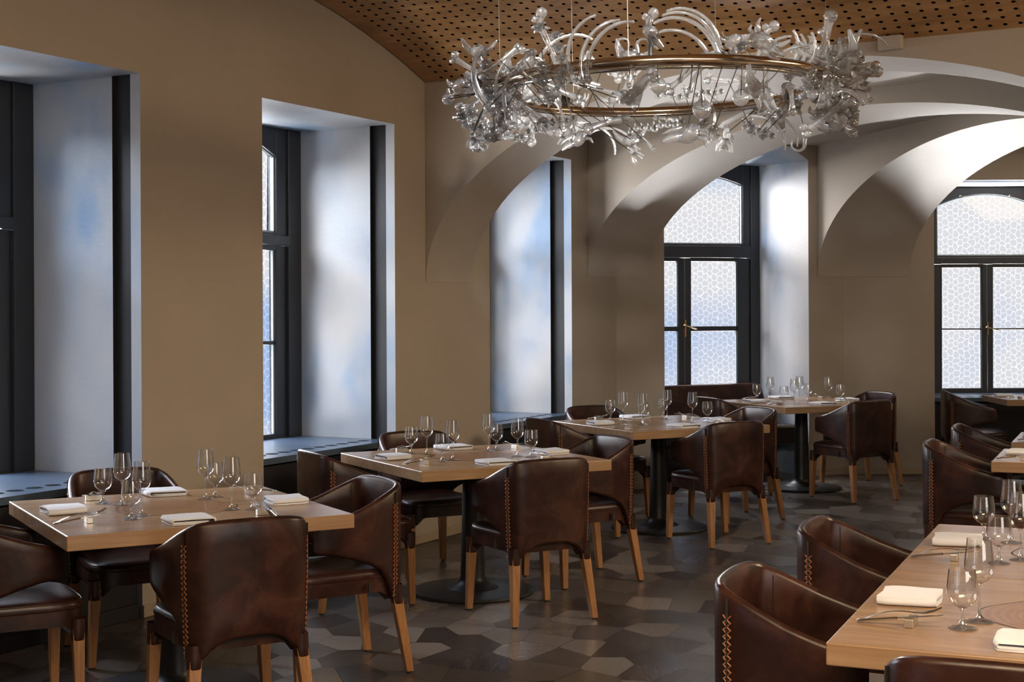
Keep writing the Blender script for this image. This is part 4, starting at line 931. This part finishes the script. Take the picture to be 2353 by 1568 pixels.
BONES = {}
def bone_mesh(kind):
    m_ = MB(); rnd = random.Random(hash_(kind))
    if kind == 'femur':                                           # long bone along z, two knuckles at each end
        m_.tube([(0, 0, -.10), (.003, 0, -.07), (.005, .002, 0), (0, 0, .07), (-.002, 0, .105)], [.019, .013, .0105, .013, .019], 12)
        for s1, zz in ((-1, -.112), (1, .112)):
            m_.ball((.014, .003, zz), .0200, 12, 8, lump=.06); m_.ball((-.014, -.002, zz - .004 * s1), .0175, 12, 8, lump=.08)
    elif kind == 'long_femur':
        m_.tube([(0, 0, -.14), (.004, 0, -.09), (.006, .003, 0), (0, 0, .09), (.004, 0, .135), (.018, .0, .150)], [.022, .015, .0125, .014, .017, .018], 12)
        m_.ball((.026, .0, .166), .0255, 14, 10, lump=.03); m_.ball((-.012, 0, .150), .016, 10, 8, lump=.15)
        m_.ball((.015, 0, -.152), .021, 12, 8, lump=.06); m_.ball((-.015, 0, -.150), .020, 12, 8, lump=.07)
    elif kind in ('rib', 'short_rib'):
        Rr = .165 if kind == 'rib' else .105; a1 = 105 if kind == 'rib' else 80; pts_ = []; rd = []
        for k in range(13):
            t = R(a1 * k / 12); pts_.append((Rr * (1 - math.cos(t)), .004 * math.sin(t * 3), Rr * math.sin(t) * 1.15)); rd.append(.0100 - .0042 * k / 12)
        m_.tube(pts_, rd, 9); m_.ball(pts_[0], .014, 10, 7, lump=.15)
    elif kind == 'vertebra':
        m_.ball((0, 0, 0), .024, 14, 10, (1.1, .9, .8), lump=.15)
        for k in range(7):
            a = k * .9 + .3; b = (rnd.random() - .5) * 1.8; d = Vector((math.cos(a) * math.cos(b), math.sin(a) * math.cos(b), math.sin(b)))
            m_.tube([d * .012, d * .032, d * .046 + Vector((0, 0, .007))], [.011, .0075, .0040], 7)
    elif kind == 'spine':
        for k in range(5):
            c_ = Vector((.034 * k - .068, .007 * math.sin(k), .010 * math.sin(k * 1.4))); m_.ball(c_, .0165, 10, 7, (1, 1, .85), lump=.2)
            for s_ in (-1, 1): m_.tube([c_, c_ + Vector((.004, s_ * .022, .012))], [.0070, .0028], 6)
            m_.tube([c_, c_ + Vector((0, 0, .030))], [.0068, .0028], 6)
    elif kind == 'skull':
        m_.ball((0, 0, .012), .034, 14, 10, (1.25, .9, .85), lump=.10); m_.tube([(.028, 0, .004), (.060, 0, -.010), (.088, 0, -.016)], [.019, .014, .007], 10)
        m_.tube([(.010, .0, -.016), (.045, .004, -.032), (.074, 0, -.036)], [.010, .0075, .0045], 8)
        for s_ in (-1, 1): m_.tube([(-.018, s_ * .018, .032), (-.032, s_ * .028, .054), (-.024, s_ * .033, .074)], [.010, .007, .003], 7)
    elif kind == 'phalanx':
        m_.tube([(-.045, 0, 0), (-.02, 0, .003), (.015, 0, .004), (.045, 0, 0)], [.0125, .0080, .0080, .0120], 9); m_.ball((-.050, 0, 0), .0150, 10, 7, lump=.12); m_.ball((.051, .006, 0), .0120, 9, 6); m_.ball((.051, -.008, .002), .0115, 9, 6)
    elif kind == 'pelvis':
        m_.ball((0, 0, 0), .030, 12, 8, (1.5, .5, .9), lump=.3); m_.tube([(-.035, 0, 0), (-.062, .01, .030), (-.080, .0, .064)], [.018, .014, .006], 9); m_.tube([(.035, 0, 0), (.068, -.008, .020), (.094, 0, .048)], [.017, .012, .005], 9); m_.tube([(0, 0, -.012), (.012, 0, -.044), (.035, 0, -.060)], [.012, .009, .005], 8)
    elif kind == 'orb': m_.ball((0, 0, 0), .031, 20, 14); m_.tube([(0, 0, -.028), (0, .004, -.052)], [.012, .006], 8)
    elif kind == 'hook':
        pts_ = [(.030 * math.cos(R(t)) - .030, 0, .030 * math.sin(R(t)) - .045) for t in range(20, -215, -18)]; m_.tube([(0, 0, .03), (0, 0, 0)] + pts_, [.008, .009] + [.0095 - .0005 * k for k in range(len(pts_))], 8)
    elif kind == 'claw':
        m_.tube([(0, 0, .02), (.004, 0, -.006), (.002, 0, -.024)], [.008, .014, .012], 8)
        for k in range(4):
            a = k * 1.57 + .4; d = Vector((math.cos(a), math.sin(a), 0)); m_.tube([d * .006 + Vector((0, 0, -.020)), d * .027 + Vector((0, 0, -.038)), d * .034 + Vector((0, 0, -.064))], [.0092, .0070, .0026], 7)
    return m_.mesh('glass_' + kind, M['glass'], 75)
def hash_(s_): return sum(ord(c_) * (i + 3) for i, c_ in enumerate(s_))
for kd in ('femur', 'long_femur', 'rib', 'short_rib', 'vertebra', 'spine', 'skull', 'phalanx', 'pelvis', 'orb', 'hook', 'claw'): BONES[kd] = bone_mesh(kd)
def bone(kd, p, rot, s_=1.0):
    o = bpy.data.objects.new({'orb': 'glass_ball', 'hook': 'glass_hook', 'short_rib': 'glass_rib', 'long_femur': 'glass_femur'}.get(kd, 'glass_' + kd), BONES[kd]); col.objects.link(o); o.parent = chand; o.location = p; o.rotation_euler = rot; o.scale = (s_,) * 3; return o
def hang(p):                                                      # thin rod from the ring to a bone
    a = math.atan2(p[1], p[0]); q = ringpt(a)
    if (q - Vector(p)).length > .05: MB().tube([q, p], .0022, 4).build('hanging_rod', M['wire'], chand)
HERO = [  # kind, metres right of, behind and above the ring centre, tilt in the picture plane, size
 ('long_femur', -0.495, -0.55, 0.084, -21, 0.74), ('vertebra', -0.536, -0.55, 0.175, 131, 0.7), ('femur', -0.82, -0.25, 0.056, -53, 0.7), ('pelvis', -0.79, -0.35, 0.12, 90, 0.7), ('femur', -0.698, -0.45, 0.063, 58, 0.7),
 ('short_rib', -0.748, -0.5, -0.136, 4, 1.29), ('rib', -0.68, -0.5, -0.148, 33, 0.78), ('rib', -0.72, -0.45, -0.072, 43, 0.7), ('rib', -0.4, -0.68, -0.07, 17, 0.8), ('rib', -0.369, -0.68, -0.062, 32, 0.81),
 ('rib', -0.35, -0.68, -0.062, 39, 0.85), ('rib', -0.548, -0.3, 0.057, 64, 0.79), ('hook', -0.23, -0.7, 0.027, -11, 0.7), ('hook', -0.153, -0.7, 0.026, -6, 0.7), ('pelvis', -0.184, -0.7, 0.026, 104, 0.7),
 ('phalanx', -0.188, -0.7, -0.047, -174, 0.71), ('long_femur', -0.111, -0.72, 0.055, 0, 0.7), ('skull', -0.112, -0.74, 0.103, 126, 0.7), ('vertebra', -0.097, -0.72, 0.082, 63, 0.7), ('orb', -0.1, -0.7, -0.047, -179, 0.7),
 ('orb', -0.079, -0.72, -0.097, -179, 0.87), ('rib', 0.17, -0.6, 0.074, -57, 0.74), ('rib', 0.175, -0.62, 0.031, -62, 0.86), ('rib', 0.146, -0.6, 0.019, -64, 0.75), ('rib', 0.193, -0.55, 0.075, -54, 0.78),
 ('skull', 0.242, -0.62, 0.082, 54, 0.7), ('vertebra', 0.276, -0.6, 0.07, 121, 0.7), ('spine', 0.202, -0.62, 0.031, 56, 0.83), ('rib', 0.052, -0.66, -0.108, 64, 0.78), ('rib', 0.018, -0.62, -0.062, 68, 0.7),
 ('femur', 0.048, -0.6, -0.032, 50, 0.7), ('long_femur', 0.334, -0.58, 0.026, 20, 0.7), ('pelvis', 0.382, -0.58, 0.081, 108, 0.7), ('orb', 0.251, -0.68, -0.146, -179, 0.88), ('skull', 0.347, -0.66, -0.136, 130, 0.7),
 ('short_rib', 0.48, -0.5, 0.003, -5, 0.82), ('short_rib', 0.519, -0.5, 0.003, -6, 0.76), ('short_rib', 0.543, -0.5, -0.006, -2, 0.82), ('rib', 0.335, -0.55, -0.108, 32, 0.78), ('rib', 0.375, -0.5, -0.077, 50, 0.7),
 ('femur', 0.688, -0.3, 0.093, -15, 0.7), ('femur', 0.695, -0.3, 0.014, -3, 0.7), ('rib', 0.742, -0.15, 0.136, 90, 0.7), ('spine', 0.834, -0.1, 0.115, 140, 0.85), ('spine', 0.889, -0.08, 0.019, 163, 0.7),
 ('phalanx', 0.901, -0.05, -0.04, 157, 0.7), ('phalanx', 0.793, -0.2, 0.039, -4, 0.77), ('orb', 0.088, -0.74, -0.197, -179, 0.99), ('skull', 0.059, -0.5, -0.247, -125, 1.06), ('vertebra', 0.127, -0.5, -0.223, 116, 0.7),
 ('vertebra', 0.169, -0.48, -0.245, 127, 0.7), ('hook', 0.716, 0.35, -0.181, -171, 0.85), ('claw', 0.337, 0.3, -0.172, -174, 1.07), ('spine', 0.486, 0.3, -0.163, 106, 0.78), ('vertebra', 0.492, 0.2, -0.189, 101, 0.7),
 ('pelvis', -0.136, -0.1, -0.235, 78, 0.7), ('claw', -0.141, -0.1, -0.284, 137, 0.75), ('phalanx', -0.072, -0.1, -0.248, 135, 0.7), ('rib', -0.294, 0.3, -0.151, 113, 0.7), ('rib', -0.357, 0.3, -0.105, 132, 0.7),
 ('phalanx', -0.266, -0.45, -0.209, 76, 1.31), ('skull', -0.393, -0.5, -0.265, -141, 0.73), ('pelvis', -0.451, -0.45, -0.239, 71, 0.7), ('rib', -0.542, -0.4, -0.057, 161, 0.7), ('femur', -0.552, -0.5, -0.025, 116, 0.7),
 ('femur', -0.464, -0.5, -0.065, 120, 0.7), ('skull', -0.591, -0.5, 0.052, -149, 0.7), ('spine', -0.549, -0.3, -0.211, 66, 0.85), ('spine', -0.454, -0.3, -0.175, 74, 0.7), ('femur', -0.729, -0.1, -0.215, 90, 0.7),
 ('claw', -0.827, -0.1, -0.202, -179, 0.7), ('vertebra', -0.734, -0.1, -0.215, 135, 0.7), ('orb', -0.934, 0, -0.025, -179, 0.7), ('phalanx', -0.907, 0, -0.012, 53, 0.72), ('skull', -0.873, -0.1, 0.011, 45, 0.7),
 ('rib', 0.466, 0.45, -0.071, 135, 0.7), ('rib', 0.53, 0.5, -0.055, 132, 0.7), ('rib', 0.172, 0.55, 0.085, 142, 0.7), ('femur', -0.212, 0.5, 0.186, 128, 0.7), ('spine', -0.119, 0.55, 0.152, 99, 0.7),
 ('skull', -0.306, 0.5, 0.103, 83, 0.7), ('femur', -0.261, -0.2, -0.028, 108, 0.7), ('pelvis', -0.207, -0.2, -0.066, 61, 0.7), ('claw', -0.306, 0.6, 0.019, 0, 0.7), ('claw', -0.46, 0.5, 0.033, 0, 0.7),
 ('spine', 0.115, 0.5, 0.04, 90, 0.82), ('spine', 0.288, 0.5, 0.049, 80, 0.7), ('femur', 0.381, 0.5, 0.109, 97, 0.7), ('vertebra', -0.021, 0.5, 0.092, 116, 0.7), ('rib', -0.059, 0.6, -0.011, 22, 0.7),
 ('spine', -0.04, 0.4, -0.126, 76, 0.7), ('spine', 0.08, 0.4, -0.113, 74, 0.79), ('phalanx', 0.081, 0.5, -0.072, 101, 0.79),
]
rnd = random.Random(5)
for kd, x_, y_, z_, an, s_ in HERO:
    mir = kd.endswith('rib') and an < 0
    if kd.endswith('rib'): ry, rz = (an - 48, 0) if not mir else (an + 48, 180)
    elif kd in ('spine', 'phalanx', 'skull', 'pelvis'): ry, rz = an - 90, 0
    elif kd in ('hook', 'claw'): ry, rz = an - 180, 0
    else: ry, rz = an, 0
    rot = Matrix.Rotation(R(rnd.uniform(-12, 12)), 3, 'X') @ Matrix.Rotation(R(ry), 3, 'Y') @ Matrix.Rotation(R(rz), 3, 'Z')
    bone(kd, (x_, y_, z_), tuple(rot.to_euler()), s_ * 1.22); hang((x_, y_, z_))
rnd = random.Random(21); kinds = ['vertebra', 'femur', 'phalanx', 'spine', 'skull', 'pelvis', 'phalanx', 'claw', 'vertebra', 'spine', 'femur', 'short_rib']
for k in range(96):
    # denser at the left and right ends of the ring
    if k < 36: a = R(180) + rnd.uniform(-.85, .85); dz = rnd.uniform(-.20, .10)
    elif k < 72: a = rnd.uniform(-.80, .80); dz = rnd.uniform(-.18, .10)
    else: a = rnd.uniform(0, 6.28); dz = rnd.choice((rnd.uniform(-.18, -.06), rnd.uniform(-.03, .05)))
    dr = rnd.uniform(-.05, .11); p = ringpt(a, dz, dr); bone(kinds[k % len(kinds)], p, (rnd.uniform(-1, 1), rnd.uniform(-1.3, 1.3), rnd.uniform(0, 6.28)), rnd.uniform(1.0, 1.5))
    if k % 3 == 0: hang(p)
